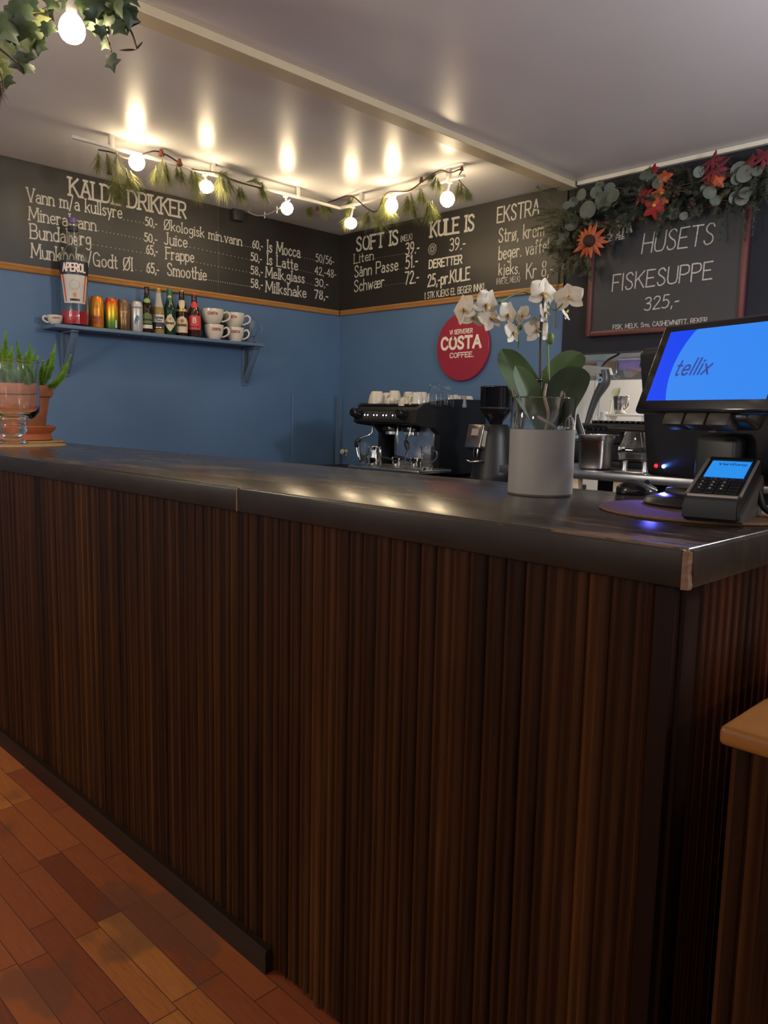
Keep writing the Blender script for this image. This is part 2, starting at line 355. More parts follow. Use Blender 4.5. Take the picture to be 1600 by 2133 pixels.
# ------------------------------------------------------------------ hand lettering
BOWL = "~0,.44 .14,.59 .32,.57 .43,.4 .42,.16 .3,.01 .12,.02 0,.16"
OO = "~.33,1 .1,.86 .02,.5 .1,.14 .33,0 .56,.14 .64,.5 .56,.86 .33,1"
oo = "~.23,.6 .07,.5 .02,.3 .07,.09 .23,0 .39,.09 .44,.3 .39,.5 .23,.6"
aa = "~.05,.5 .2,.6 .36,.52 .4,.4|.4,.42 .4,0|~.4,.34 .2,.36 .03,.26 .04,.08 .18,0 .32,.06 .4,.18"
GL = {
 'A': (.66, "0,0 .33,1|.33,1 .66,0|.12,.35 .54,.35"), 'B': (.6, "0,0 0,1|~0,1 .35,1 .5,.88 .5,.66 .35,.54 0,.54|~.3,.54 .5,.48 .58,.3 .5,.06 .3,0 0,0"),
 'C': (.62, "~.58,.82 .45,.97 .28,1 .1,.85 .02,.5 .1,.14 .28,0 .46,.04 .6,.2"), 'D': (.64, "0,0 0,1|~0,1 .3,1 .52,.85 .62,.5 .52,.14 .3,0 0,0"),
 'E': (.55, "0,0 0,1|0,1 .52,1|0,.52 .42,.52|0,0 .55,0"), 'F': (.52, "0,0 0,1|0,1 .52,1|0,.52 .4,.52"),
 'G': (.66, "~.6,.82 .45,.97 .28,1 .1,.85 .02,.5 .1,.14 .3,0 .5,.06 .6,.25|.6,0 .6,.42|.6,.42 .36,.42"), 'H': (.6, "0,0 0,1|.6,0 .6,1|0,.5 .6,.5"),
 'I': (.08, ".04,0 .04,1"), 'J': (.45, ".38,1 .38,.25|~.38,.25 .33,.05 .18,-.02 .04,.1"), 'K': (.6, "0,0 0,1|.56,1 0,.42|.18,.6 .6,0"),
 'L': (.5, "0,1 0,0|0,0 .5,0"), 'M': (.8, "0,0 .06,1|.06,1 .4,.2|.4,.2 .74,1|.74,1 .8,0"), 'N': (.62, "0,0 0,1|0,1 .62,0|.62,0 .62,1"),
 'O': (.66, OO), 'P': (.56, "0,0 0,1|~0,1 .34,1 .52,.92 .55,.74 .5,.56 .32,.48 0,.48"), 'R': (.58, "0,0 0,1|~0,1 .34,1 .52,.92 .55,.74 .5,.56 .32,.48 0,.48|.26,.48 .58,0"),
 'S': (.52, "~.48,.84 .38,.98 .22,1 .07,.9 .05,.72 .2,.56 .38,.44 .48,.28 .44,.08 .26,0 .1,.03 .02,.18"), 'T': (.6, ".3,0 .3,1|0,1 .6,1"),
 'U': (.6, "0,1 0,.3|~0,.3 .07,.08 .3,0 .53,.08 .6,.3|.6,.3 .6,1"), 'V': (.64, "0,1 .32,0|.32,0 .64,1"), 'W': (.85, "0,1 .22,0|.22,0 .42,.7|.42,.7 .62,0|.62,0 .85,1"),
 'Ø': (.66, OO + "|0,-.05 .66,1.05"),
 'a': (.44, aa), 'å': (.44, aa + "|~.2,.72 .28,.78 .2,.86 .12,.78 .2,.72"), 'b': (.44, "0,1 0,0|" + BOWL), 'c': (.4, "~.38,.48 .24,.6 .08,.5 .02,.3 .08,.08 .24,0 .4,.12"),
 'd': (.44, ".44,1 .44,0|~.44,.44 .3,.59 .12,.57 .01,.4 .02,.16 .14,.01 .32,.02 .44,.16"), 'e': (.44, ".04,.3 .42,.33|~.42,.33 .38,.52 .22,.6 .07,.5 .02,.28 .1,.06 .24,0 .42,.1"),
 'f': (.34, "~.34,.92 .26,1 .16,.96 .13,.8|.13,.8 .13,0|0,.58 .3,.58"), 'g': (.44, "~.42,.5 .24,.6 .06,.5 .03,.3 .12,.14 .28,.14 .4,.3 .42,.5|~.42,.58 .43,.1 .4,-.2 .22,-.32 .04,-.22"),
 'h': (.44, "0,0 0,1|~0,.42 .14,.58 .3,.58 .42,.44|.42,.44 .42,0"), 'i': (.1, ".05,0 .05,.6|.03,.8 .07,.84"), 'j': (.2, ".14,.6 .14,-.1|~.14,-.1 .1,-.28 -.04,-.28|.12,.8 .16,.84"),
 'k': (.42, "0,0 0,1|.38,.6 0,.24|.14,.36 .42,0"), 'l': (.1, ".05,0 .05,1"), 'm': (.7, "0,0 0,.6|~0,.42 .1,.58 .24,.58 .34,.44|.34,.44 .34,0|~.34,.42 .44,.58 .58,.58 .68,.44|.68,.44 .68,0"),
 'n': (.44, "0,0 0,.6|~0,.42 .14,.58 .3,.58 .42,.44|.42,.44 .42,0"), 'o': (.46, oo), 'ø': (.46, oo + "|0,-.04 .46,.64"), 'p': (.44, "0,-.3 0,.6|" + BOWL),
 'r': (.32, "0,0 0,.6|~0,.4 .1,.55 .22,.6 .32,.54"), 's': (.36, "~.33,.5 .2,.6 .06,.5 .1,.36 .26,.28 .34,.14 .22,0 .1,.01 .01,.12"), 't': (.32, ".14,.9 .14,.12|~.14,.12 .2,0 .32,.04|0,.6 .3,.6"),
 'u': (.44, "0,.6 0,.2|~0,.2 .08,.02 .24,0 .42,.18|.42,.6 .42,0"), 'v': (.42, "0,.6 .21,0|.21,0 .42,.6"), 'w': (.6, "0,.6 .16,0|.16,0 .3,.5|.3,.5 .44,0|.44,0 .6,.6"), 'q': (.44, aa), 'y': (.42, "0,.6 .22,.02|.42,.6 .1,-.3"), 'x': (.42, "0,0 .4,.6|0,.6 .4,0"),
 'æ': (.78, aa + "|.42,.3 .78,.33|~.78,.33 .74,.52 .58,.6 .44,.5 .4,.28 .46,.06 .6,0 .78,.1"),
 '0': (.5, "~.25,1 .07,.86 .01,.5 .07,.14 .25,0 .43,.14 .49,.5 .43,.86 .25,1"), '1': (.2, "0,.82 .14,1|.14,1 .14,0"),
 '2': (.5, "~.04,.8 .12,.96 .28,1 .44,.9 .44,.68 .28,.4 .02,.02|.02,.02 .5,.02"), '3': (.48, "~.04,.9 .2,1 .4,.94 .44,.74 .34,.58 .18,.54|~.18,.54 .4,.48 .47,.28 .38,.05 .2,0 .02,.1"),
 '4': (.52, ".38,0 .38,1|.38,1 0,.34|0,.34 .52,.34"), '5': (.48, ".44,1 .1,1|.1,1 .07,.58|~.07,.58 .26,.64 .44,.5 .47,.28 .36,.06 .18,0 .02,.08"),
 '6': (.48, "~.4,.98 .18,.8 .05,.5 .04,.22 .18,.01 .36,.04 .46,.24 .38,.5 .2,.54 .05,.36"), '7': (.46, "0,1 .46,1|.46,1 .14,0"),
 '8': (.48, "~.24,1 .08,.92 .08,.7 .24,.54 .42,.36 .42,.1 .24,0 .06,.1 .06,.36 .24,.54 .4,.7 .4,.92 .24,1"), '9': (.48, "~.08,.02 .3,.2 .43,.5 .44,.78 .3,.99 .12,.96 .02,.76 .1,.5 .28,.46 .43,.64"),
 '.': (.1, ".03,.0 .07,.04"), ',': (.12, ".08,.06 .03,-.14"), '-': (.26, ".01,.38 .25,.38"), '/': (.36, "0,-.15 .34,1.05"),
 '(': (.2, "~.18,1.05 .04,.7 .04,.3 .18,-.05"), ')': (.2, "~.02,1.05 .16,.7 .16,.3 .02,-.05"), ' ': (.3, ""), ';': (.12, ".05,.3 .09,.34|.08,.06 .03,-.14"),
 'ß': (.5, "~0,-.1 .02,.7 .12,.98 .34,.96 .4,.74 .2,.54 .42,.42 .48,.16 .32,0 .14,.06")}
def strokes(text, serif=0.):
    out = []; x = 0.
    for ch in text:
        w_, d = GL[ch]
        for s in d.split('|'):
            if not s: continue
            cur = s[0] == '~'; p = [tuple(map(float, q.split(','))) for q in s.lstrip('~').split()]
            P = [(q.x + x, q.y) for q in smooth_pts([Vector((a, c, 0)) for a, c in p], 4)] if cur else [(a + x, c) for a, c in p]
            out.append(P)
            if serif and not cur and ch.isalpha() and len(p) == 2 and abs(p[0][0] - p[1][0]) < .4 * abs(p[0][1] - p[1][1]) and abs(p[0][1] - p[1][1]) > .4:
                for a, c in p:
                    if min(abs(c - q) for q in (0, 1, .6)) < .01: out.append([(a + x - serif, c), (a + x + serif, c)])
        x += w_ + .16
    return out, x - .16
def write(b, text, mp, width, height, pen, serif=0., italic=0., jitter=0.):
    """Pen strokes of the text, fitted to width x height and laid on a surface by mp(u, v)."""
    st, tot = strokes(text, serif); k = width / tot
    for si, P in enumerate(st):
        Q = [Vector(((x + italic * y) * k + rnd(-jitter, jitter) * height, y * height + rnd(-jitter, jitter) * height)) for x, y in P]
        if len(Q) == 2: Q = [Q[0].lerp(Q[1], i / 4) for i in range(5)]
        n = len(Q); a = []; c = []; o_, h_ = mp(0, 0), .001
        for i in range(n):
            t = (Q[min(i + 1, n - 1)] - Q[max(i - 1, 0)])
            if t.length < 1e-9: t = Vector((1, 0))
            t.normalize(); nn = Vector((-t.y, t.x)) * pen * .5
            e = -t * pen * .4 if i == 0 else (t * pen * .4 if i == n - 1 else Vector((0, 0)))
            p0 = Vector(mp(*Q[i])); nz = (Vector(mp(Q[i].x + h_, Q[i].y)) - p0).cross(Vector(mp(Q[i].x, Q[i].y + h_)) - p0).normalized() * (.00005 * (si % 8))
            a.append(b.verts.new(Vector(mp(*(Q[i] + nn + e))) + nz)); c.append(b.verts.new(Vector(mp(*(Q[i] - nn + e))) + nz))
        for i in range(n - 1): b.faces.new((a[i], a[i + 1], c[i + 1], c[i]))
    return b
def wall_text(text, p0, p1, cap, ax, val, parent, ma, pen=.16, serif=0., italic=0., jitter=.0, name='lettering'):
    """Lettering on a wall plane (axis ax = val) between two baseline points."""
    A = at(*p0, ax, val); B = at(*p1, ax, val); hgt = (at(p0[0], p0[1] - cap, ax, val) - A).z
    e = (B - A); L = e.length; e.normalize()
    b = BM(); write(b, text, lambda u, v: A + e * u + Vector((0, 0, v)), L, hgt, hgt * pen, serif, italic, jitter)
    return obj(name, b, ma, parent, 0, True)

# ================================================================== THE SETTING
b = BM(); box(b, XL - .5, 7, -7, 6.0, -.06, 0); struct('floor', b, floor_mat())
b = BM(); box(b, XL - .1, 4, -4, 6.0, ZC, ZC + .08); struct('ceiling', b, M_CEIL)
b = BM(); box(b, XL - .1, XL, -2.6, 6.0, 0, ZC); struct('wall_left', b, M_BLUE)
b = BM(); box(b, XL, XH, YW, YW + .1, 0, ZC); struct('wall_back', b, M_BLUE)
b = BM(); box(b, XH, 2.6, YW - .004, YW + .1, ZH, ZC); box(b, -.9, 2.6, YW - .004, YW + .1, 0, ZH); struct('wall_hatch', b, M_DARKWALL)
b = BM(); box(b, XL, 2.6, 5.6, 5.7, 0, ZC); struct('wall_kitchen', b, wall_mat('grey_kitchen_wall', (.46, .42, .39), .5, .05))
# boxed cable channel across the ceiling, and the pale strip over the dark wall
b = BM(); box(b, -2.405, -2.322, -2.6, YW - .002, ZC - .030, ZC, .003); struct('trim_1', b, M_CREAM)
b = BM(); box(b, -2.31, 2.6, YW - .032, YW - .006, ZC - .022, ZC - .001, .003); struct('trim_2', b, mat('pale_trim_paint', (.72, .66, .55), .35, var=.06))
b = BM(); prism(b, [(YW - .004, 0), (YW - .03, 0), (YW - .03, 1.262), (YW - .004, 1.262)], XL + .004, XL + .045)
struct('trim_3', b, mat('blue_pipe_casing', (.10, .165, .26), .4, var=.05))
b = BM(); box(b, XL, XL + .012, YW - .42, YW - .055, 0, 1.27, .004); struct('door_1', b, M_BLUE)

# ================================================================== MENU BOARDS
EPS = .0135
t = thing('menu_board', 'long blackboard of cold drinks painted along the wall over the shelf', 'menu board', (XL, 1.6, ZT))
b = BM(); box(b, XL, XL + .012, -2.0, YW - .002, ZT + .012, ZC - .002); obj('board_panel', b, M_BLACKBOARD, t, 0, True)
b = BM(); prism(b, [(0, 0), (.014, .004), (.018, .012), (.013, .018), (.018, .026), (.014, .036), (0, .04)], -2.0, YW - .02, Matrix.Translation((XL, 0, ZT)) @ Matrix(((0, 1, 0, 0), (1, 0, 0, 0), (0, 0, 1, 0), (0, 0, 0, 1))))
obj('wood_moulding', b, M_TRIMWOOD_Y, t, 30, True)
b = BM(); s0 = at(452, 500, 0, XL); box(b, XL + .011, XL + .0128, s0.y - .0015, s0.y + .0015, ZT + .04, ZC - .003); obj('panel_seam', b, mat('pale_seam', (.10, .09, .08), .6), t, 0, True)
D = [("KALDE DRIKKER", (146, 406), (387, 455), 36, .13, .13),
 ("Vann m/a kullsyre", (57, 419), (254, 455), 28, .10, .08), ("50,-", (303, 469), (327, 474), 17, .15, 0),
 ("Mineralvann", (61, 458), (200, 481), 27, .10, .08), ("50,-", (301, 502), (327, 507), 17, .15, 0),
 ("Bundaberg", (64, 496), (189, 512), 30, .10, .08), ("65,-", (305, 528), (328, 532), 18, .15, 0),
 ("Munkholm/Godt Øl", (66, 536), (276, 564), 29, .10, .07), ("65,-", (306, 567), (331, 571), 20, .15, 0),
 ("Økologisk min.vann", (342, 477), (503.5, 511.7), 21, .11, .06), ("60,-", (526, 516), (547, 520), 16, .15, 0),
 ("Juice", (342, 508), (390, 515.5), 24, .11, .08), ("50,-", (523, 542), (545, 547), 16, .15, 0),
 ("Frappe", (346, 539), (404, 546.5), 24, .11, .08), ("58,-", (522.6, 570), (547, 574), 16, .15, 0),
 ("Smoothie", (349, 573), (430, 584), 25, .11, .06), ("58,-", (522.6, 598), (547, 601), 17, .15, 0),
 ("Is Mocca", (557, 524), (625, 536.5), 24, .12, .08), ("50/56-", (658, 544.6), (695.6, 552), 16, .11, 0),
 ("Is Latte", (556.7, 550), (620, 563), 22, .12, .08), ("42,-48-", (656, 571), (700, 579), 16, .12, 0),
 ("Melk,glass", (554, 577), (634, 589.6), 21, .12, .08), ("30,-", (656, 595), (683.4, 599), 15, .15, 0),
 ("Milkshake", (554, 607.5), (637.6, 620), 22, .12, .06), ("78,-", (655.4, 621), (683, 625), 17, .17, 0)]
for tx, a, c, cap, pen, sf in D: wall_text(tx, a, c, cap, 0, XL + EPS, t, M_CHALK, pen, sf, jitter=.008)
def leader(a, c, n, ax, val, parent, r=.0026):
    A = at(*a, ax, val); B = at(*c, ax, val); b = BM()
    for i in range(n):
        p = A.lerp(B, i / (n - 1)); q = []
        for j in range(7):
            an = j * 2 * math.pi / 7; u = math.cos(an) * r; v = math.sin(an) * r + .004
            q.append(b.verts.new(p + (Vector((0, u, v)) if ax == 0 else Vector((u, 0, v)))))
        b.faces.new(q)
    obj('dotted_leader', b, M_CHALK, parent, 0, True)
for a, c, n in [((258, 459), (299, 466), 6), ((206, 482), (299, 500), 13), ((194, 511), (302, 529), 13), ((283, 564), (304, 567), 3), ((505.5, 513), (522, 516), 4),
                ((396, 516), (521, 542.6), 16), ((410, 548), (520, 569), 16), ((431, 584), (519, 598), 20), ((629, 537), (656.6, 544), 6), ((622, 563), (653, 571), 7), ((637, 590), (653, 594.6), 4)]:
    leader(a, c, n, 0, XL + EPS, t)

t = thing('menu_board', 'blackboard of ice cream prices over the coffee machine', 'menu board', (-3.3, YW, ZT))
xr = XH - .002
b = BM(); box(b, XL + .013, xr, YW - .012, YW, ZT + .012, ZC - .002); obj('board_panel', b, M_BLACKBOARD, t, 0, True)
b = BM(); prism(b, [(YW, ZT), (YW - .014, ZT + .004), (YW - .018, ZT + .012), (YW - .013, ZT + .018), (YW - .018, ZT + .026), (YW - .014, ZT + .036), (YW, ZT + .04)], XL + .02, xr)
obj('wood_moulding', b, M_TRIMWOOD, t, 30, True)
D = [("SOFT IS", (742.6, 522.8), (828.7, 508), 27, .16, .12), ("(MELK)", (834.5, 504), (858.6, 498.4), 12, .10, 0),
 ("Liten", (737.6, 549), (778, 540.4), 19, .10, .06), ("39.-", (845, 531), (872.7, 526), 24, .12, 0),
 ("Sånn Passe", (738.8, 577.7), (829, 562), 23, .11, 0), ("51.-", (845, 560), (870, 554), 25, .12, 0),
 ("Schwær", (738, 608), (800, 597), 23, .11, 0), ("72.-", (844, 592.4), (872, 588), 25, .12, 0),
 ("KULE IS", (897.4, 493.4), (987, 478.7), 30, .16, .12), ("39.-", (936.5, 523), (969, 517.5), 25, .11, 0),
 ("DERETTER", (894, 559), (962, 548), 16, .2, 0), ("25,-pr.KULE", (891, 597.4), (978.5, 581.6), 24, .14, 0),
 ("1 STK KJEKS EL BEGER INNKL.", (884.5, 623), (1013.7, 603), 13, .13, 0), ("EKSTRA", (1036, 464), (1123, 447), 31, .11, 0),
 ("Strø, krem", (1039, 505), (1133, 491), 28, .10, 0), ("beger. vaffel-", (1039, 541), (1149.5, 523), 27, .10, 0),
 ("kjeks.", (1039, 573), (1082, 570), 24, .10, 0), ("Kr 8,-", (1096.6, 580.7), (1151, 573), 31, .09, 0), ("(HVETE, MELK)", (1034, 592.4), (1083, 586.5), 12, .09, 0)]
for tx, a, c, cap, pen, sf in D: wall_text(tx, a, c, cap, 1, YW - EPS, t, M_CHALK2 if tx[0] == '(' else M_CHALK, pen, sf, jitter=.008)
for a, c, n in [((782, 539.5), (844, 529), 13), ((832, 562), (843, 560), 3), ((801, 596), (841, 591), 9)]: leader(a, c, n, 1, YW - EPS, t, .0022)
b = BM(); cc = at(900.6, 519, 1, YW - EPS)
for rr in (.030, .018, .009):
    P = [cc + Vector((math.cos(i / 16 * 6.4) * rr * (1 + .05 * math.sin(i)), 0, math.sin(i / 16 * 6.4) * rr * 1.02)) for i in range(17)]
    va = [b.verts.new(p) for p in P]; vb = [b.verts.new(cc + (p - cc) * (1 + .0028 / rr)) for p in P]
    for i in range(16): b.faces.new((va[i], va[i + 1], vb[i + 1], vb[i]))
obj('scoop_drawing', b, M_CHALK, t, 0, True)

# framed chalkboard on the dark wall
c0 = at(1219, 702, 1, YW - .03); c1 = at(1552, 664, 1, YW - .03)
fx0, fx1, fz0, fz1 = c0.x, c1.x - .012, c0.z, 2.13
t = thing('framed_chalkboard', 'chalkboard in a dark red frame with the fish soup offer on the charcoal wall', 'chalkboard', ((fx0 + fx1) / 2, YW, fz0))
yf = YW - .006
b = BM(); box(b, fx0 + .01, fx1 - .01, yf - .014, yf, fz0 + .01, fz1 - .01); obj('chalk_panel', b, wall_mat('slate_board', (.022, .023, .029), .42, .15, .04, .5), t, 0, True)
b = BM(); fw = .026
for a in ((fx0, fx0 + fw, fz0, fz1), (fx1 - fw, fx1, fz0, fz1), (fx0 + fw, fx1 - fw, fz0, fz0 + fw), (fx0 + fw, fx1 - fw, fz1 - fw, fz1)):
    box(b, a[0], a[1], yf - .026, yf, a[2], a[3], .005)
obj('frame', b, wood_mat('dark_red_frame', (.085, .022, .022), (.15, .038, .036), .4, 'z', 30), t, 30, True)
yt = yf - .0155
for tx, a, c, cap, pen, it, mm in [("HUSETS", (1337, 528), (1484.6, 507.5), 40, .07, .12, M_CHALK2), ("FISKESUPPE", (1275, 606.6), (1483, 580.6), 33, .085, .04, M_CHALK2), ("325,-", (1341.6, 647), (1413, 637.5), 26, .10, .05, M_CHALK2),
                           ("FISK, MELK, Srm, CASHEWNØTT, REKER", (1276.6, 686), (1472.6, 671), 9, .16, 0, M_CHALK2), ("COSTA", (1258, 493.5), (1315.6, 483), 17, .24, 0, M_CREAMTXT), ("COFFEE.", (1262, 504), (1304, 496), 8, .22, 0, M_CREAMTXT)]:
    wall_text(tx, a, c, cap, 1, yt, t, mm, pen, 0, it, .012)

# round crimson sign
sc = at(962.5, 722.5, 1, YW - .02)
t = thing('coffee_sign', 'round crimson coffee sign mounted on the blue wall over the coffee machine', 'sign', (sc.x, YW, sc.z))
b = BM(); lathe(b, [(0, 0), (.198, 0), (.201, .004), (.201, .015), (.197, .019), (0, .019)], 64, Matrix.Translation((sc.x, YW - .001, sc.z)) @ Matrix.Rotation(R(90), 4, 'X')); obj('disc', b, M_RED, t, 30, True)
for tx, a, c, cap, pen in [("VI SERVERER", (937, 697), (984.3, 692.5), 8.5, .2), ("COSTA", (919.5, 728), (1001, 722.5), 23, .25), ("COFFEE.", (937, 745.5), (986, 742.5), 9.5, .22)]:
    wall_text(tx, a, c, cap, 1, YW - .0208, t, M_CREAMTXT, pen)

# small black box under the ceiling and a wall knob
p = at(494, 448, 0, XL + .03)
t = tag(obj('sensor_box', box(BM(), XL + .012, XL + .05, p.y - .035, p.y + .04, p.z - .035, p.z + .045, .006), mat('dark_grey_box', (.030, .028, .026), .5), None, 30, False, (XL + .012, p.y, p.z)), 'small dark sensor box fixed to the drinks blackboard under the ceiling', 'sensor')
kb = at(708, 940, 1, YW)
t = thing('door_knob', 'small pale knob on the blue cupboard door in the corner', 'knob', (XL + .056, kb.y, kb.z))
kx = Matrix.Translation((XL + .085, YW, kb.z)) @ Matrix.Rotation(R(90), 4, 'X')
b = BM(); lathe(b, [(0, 0), (.016, 0), (.016, .006), (.007, .010), (.007, .02), (.017, .028), (.02, .036), (.013, .045), (0, .047)], 18, kx); obj('knob_head', b, M_CERAMIC, t, 40, True)
b = BM(); box(b, XL + .077, XL + .093, YW - .006, YW, kb.z - .03, kb.z - .012, .002); obj('keyhole_plate', b, M_CERAMIC, t, 40, True)

# ================================================================== BAR
t = thing('bar_counter', 'long dark bar clad in reeded wood slats standing on the parquet', 'bar counter', (-2.3, 1.15, 0))
def reeds(b, u0, u1, f, z0, z1, per=.033, dep=.0062, rag=0.):
    """Reeded cladding: a wide and a narrow ridge per period, profile along u, drawn by f(u, depth, z)."""
    prof = [(0, 0), (.05, .75), (.16, 1), (.34, 1), (.46, .8), (.52, .15), (.56, .1), (.60, .55), (.70, .72), (.80, .55), (.86, .1), (.93, 0)]
    us = []; n = int(math.ceil((u1 - u0) / per))
    for i in range(n):
        q = .92 + .16 * random.random()
        for a, d in prof:
            u = u0 + (i + a) * per
            if u < u1: us.append((u, d * dep * q))
    us.append((u1, 0))
    lo = []; hi = []
    for u, d in us:
        lo.append(b.verts.new(f(u, d, z0 + (random.random() * rag if rag else 0)))); hi.append(b.verts.new(f(u, d, z1)))
    for i in range(len(us) - 1): b.faces.new((lo[i], lo[i + 1], hi[i + 1], hi[i]))
    b0 = [b.verts.new(f(u, -.02, z)) for u, z in ((u0, z0), (u1, z0), (u1, z1), (u0, z1))]
    b.faces.new(b0)
YP = YB + .012
b = BM(); reeds(b, XL + .002, XC - .043, lambda u, d, z: Vector((u, YP - d, z)), .004, HF - .0006, rag=.012); obj('front_panel', b, M_SLAT, t, 50, True)
XP = XC - .012
b = BM(); reeds(b, YB + .065, YB2 - .02, lambda u, d, z: Vector((XP + d, u, z)), .004, HF - .0006, .026); obj('end_panel', b, M_SLATY, t, 50, True)
b = BM(); box(b, XC - .043, XP - .004, YP - .004, YB + .065, .002, HF - .0006, .003); box(b, XP - .03, XP + .003, YB + .022, YB + .064, .002, HF - .0006, .002); obj('corner_post', b, M_POST, t, 30, True)
b = BM(); prism(b, [(YP - .003, .001), (YP - .022, .001), (YP - .022, .046), (YP - .019, .052), (YP - .003, .052)], XL + .005, -1.197); obj('kick_board', b, wood_mat('dark_kick_board', (.012, .006, .003), (.026, .013, .007), .35, 'x', 30, None, 0, .15, .15), t, 30, True)
b = BM(); box(b, XL + .01, XP - .03, YP + .022, YB2 - .03, .0, HF - .0006, 0); obj('carcass', b, M_POST, t, 0, True)

t = thing('worktop', 'dark varnished worktop lying along the whole bar with worn scratches', 'worktop', (-2.3, 1.18, HF))
b = BM(); box(b, XL + .002, XC, YB, YB2, HF, HB, .004, 3); obj('top_board', b, M_TOP, t, 30, True)
b = BM(); xs = -1.303
box(b, XL + .004, xs - .0015, YB - .004, YB + .02, HF, HB - .003, .003); box(b, xs + .0015, XC - .0055, YB - .004, YB + .02, HF, HB - .003, .003)
box(b, XC - .018, XC + .004, YB + .0065, YB2 - .002, HF, HB - .003, .003)
obj('edge_strip', b, M_FASCIA, t, 30, True)
b = BM()
pts = [(XC - .006, YB - .0035), (XC + .0015, YB - .001), (XC + .0035, YB + .007), (XC - .008, YB + .012)]
N = 9; rows = []
for i in range(N + 1):
    z = HF - .001 + (HB - HF - .004) * i / N
    rows.append([b.verts.new((x - rnd(0, .002) * (k in (1, 2)), y + rnd(0, .002) * (k in (1, 2)), z)) for k, (x, y) in enumerate(pts)])
for a, c in zip(rows, rows[1:]):
    for k in range(4): b.faces.new((a[k], a[(k + 1) % 4], c[(k + 1) % 4], c[k]))
b.faces.new(rows[0][::-1]); b.faces.new(rows[-1])
obj('chipped_corner', b, M_RAWWOOD, t, 0, True)['label'] = 'bare broken wood at the corner of the edge'
b = BM(); box(b, xs - .002, xs + .002, YB - .0048, YB + .006, HF + .001, HB - .001, .0005); obj('joint_strip', b, M_RAWWOOD, t, 0, True)

# low wall with a wooden cap beside the bar
cp = at(1497, 1510, 1, .85); ct = at(1499, 1553, 1, .85)
t = thing('half_wall', 'low slatted partition with an orange wooden cap beside the bar end', 'partition', (cp.x + .3, 1.05, 0))
zt0 = ct.z
b = BM(); reeds(b, cp.x + .012, cp.x + .55, lambda u, d, z: Vector((u, .862 - d, z)), .0, zt0 + .002, .04, .007); obj('slat_panel', b, M_SLAT, t, 50, True)
b = BM(); box(b, cp.x + .012, cp.x + .55, .870, 1.45, 0, zt0 + .002, .003); obj('core_panel', b, M_POST, t, 0, True)
b = BM(); box(b, cp.x, cp.x + .57, .85, .985, zt0, cp.z, .007, 3); box(b, cp.x, cp.x + .57, .9865, 1.47, zt0, cp.z, .007, 3); obj('wood_cap', b, M_CAP, t, 40, True)

# ================================================================== CEILING RAIL, LAMPS
RZ = 2.302; RX, RY = -3.489, 3.063
t = thing('light_rail', 'thin white L-shaped lamp rail hanging under the ceiling along both walls', 'light rail', (RX, RY, RZ))
b = BM(); y0 = at(150, 285, 0, RX).y; x1 = at(968, 359, 1, RY).x
box(b, RX - .009, RX + .009, y0, RY + .009, RZ - .007, RZ + .007, .002); box(b, RX + .009, x1, RY - .009, RY + .009, RZ - .007, RZ + .007, .002); obj('rail_bar', b, M_WHITEPL, t, 30, True)
for q in ((232, 298, 0), (443, 360, 0), (620, 412, 0), (754, 415, 1), (935, 368, 1)):
    P = at(q[0], q[1], q[2], (RX, RY)[q[2]]); b = BM(); cx, cy = (RX, P.y) if q[2] == 0 else (P.x, RY)
    box(b, cx - .011, cx + .011, cy - .011, cy + .011, RZ - .004, ZC, .002); obj('rail_bracket', b, M_WHITEPL, t, 30, True)
def rail_lamp(px, py, ax, label, d=.034, shape=(1, 1, 1.02), drop=None):
    P = at(px, py, ax, (RX, RY)[ax] + (.015 if ax == 0 else -.015))
    top = Vector((RX, P.y, RZ - .007)) if ax == 0 else Vector((P.x, RY, RZ - .007))
    t = thing('rail_lamp', label, 'lamp', top, 0, 'lit lamps on the ceiling rail')
    b = BM(); box(b, top.x - .010, top.x + .010, top.y - .010, top.y + .010, top.z - .012, top.z, .002)
    nk = P + Vector((0, 0, d * shape[2] * .86)); tube(b, [top + Vector((0, 0, -.008)), nk + Vector((0, 0, .006)), nk], [.0055, .0055, .012], 10); obj('lamp_socket', b, M_WHITEPL, t, 40, True)
    b = BM(); ball(b, P, d, 20, shape); obj('bulb', b, M_BULB, t, 60, True)
    return t
rail_lamp(285, 338, 0, 'lit globe lamp nearest the free end of the rail, over the word KALDE', .036)
rail_lamp(430, 389, 0, 'lit globe lamp second along the drinks wall, among bright pine needles', .034, (1, 1, .88))
rail_lamp(598, 434, 0, 'lit globe lamp beside the white cable, third along the drinks wall', .033)
rail_lamp(731, 465, 1, 'lit lamp hanging lowest at the rail corner over SOFT IS', .034, (1, 1, .9))
rail_lamp(816, 428, 1, 'lit tapered lamp on the ice menu side, second from the rail corner', .036, (.92, .92, 1.12))
rail_lamp(932, 415, 1, 'lit lamp on a long stalk over the words KULE IS', .036, (1, 1, 1.05))
# white cable sagging from the rail to the wall
b = BM(); q = [at(604, 416, 0, RX), at(585, 432, 0, RX - .06), at(560, 446, 0, RX - .25), at(535, 449, 0, RX - .5), at(515, 440, 0, XL + .03)]
tube(b, q, .0038, 8, 6); obj_c = obj('lamp_cable', b, M_WHITEPL, None, 60, False, q[0]); tag(obj_c, 'white cable with ties sagging from the rail to the drinks wall', 'cable')
for s in (.35, .6):
    P = smooth_pts(q, 6)[int(24 * s)]; b = BM(); box(b, P.x - .002, P.x + .002, P.y - .002, P.y + .002, P.z - .018, P.z + .018, .001); obj('cable_tie', b, M_WHITEPL, obj_c, 30, True)

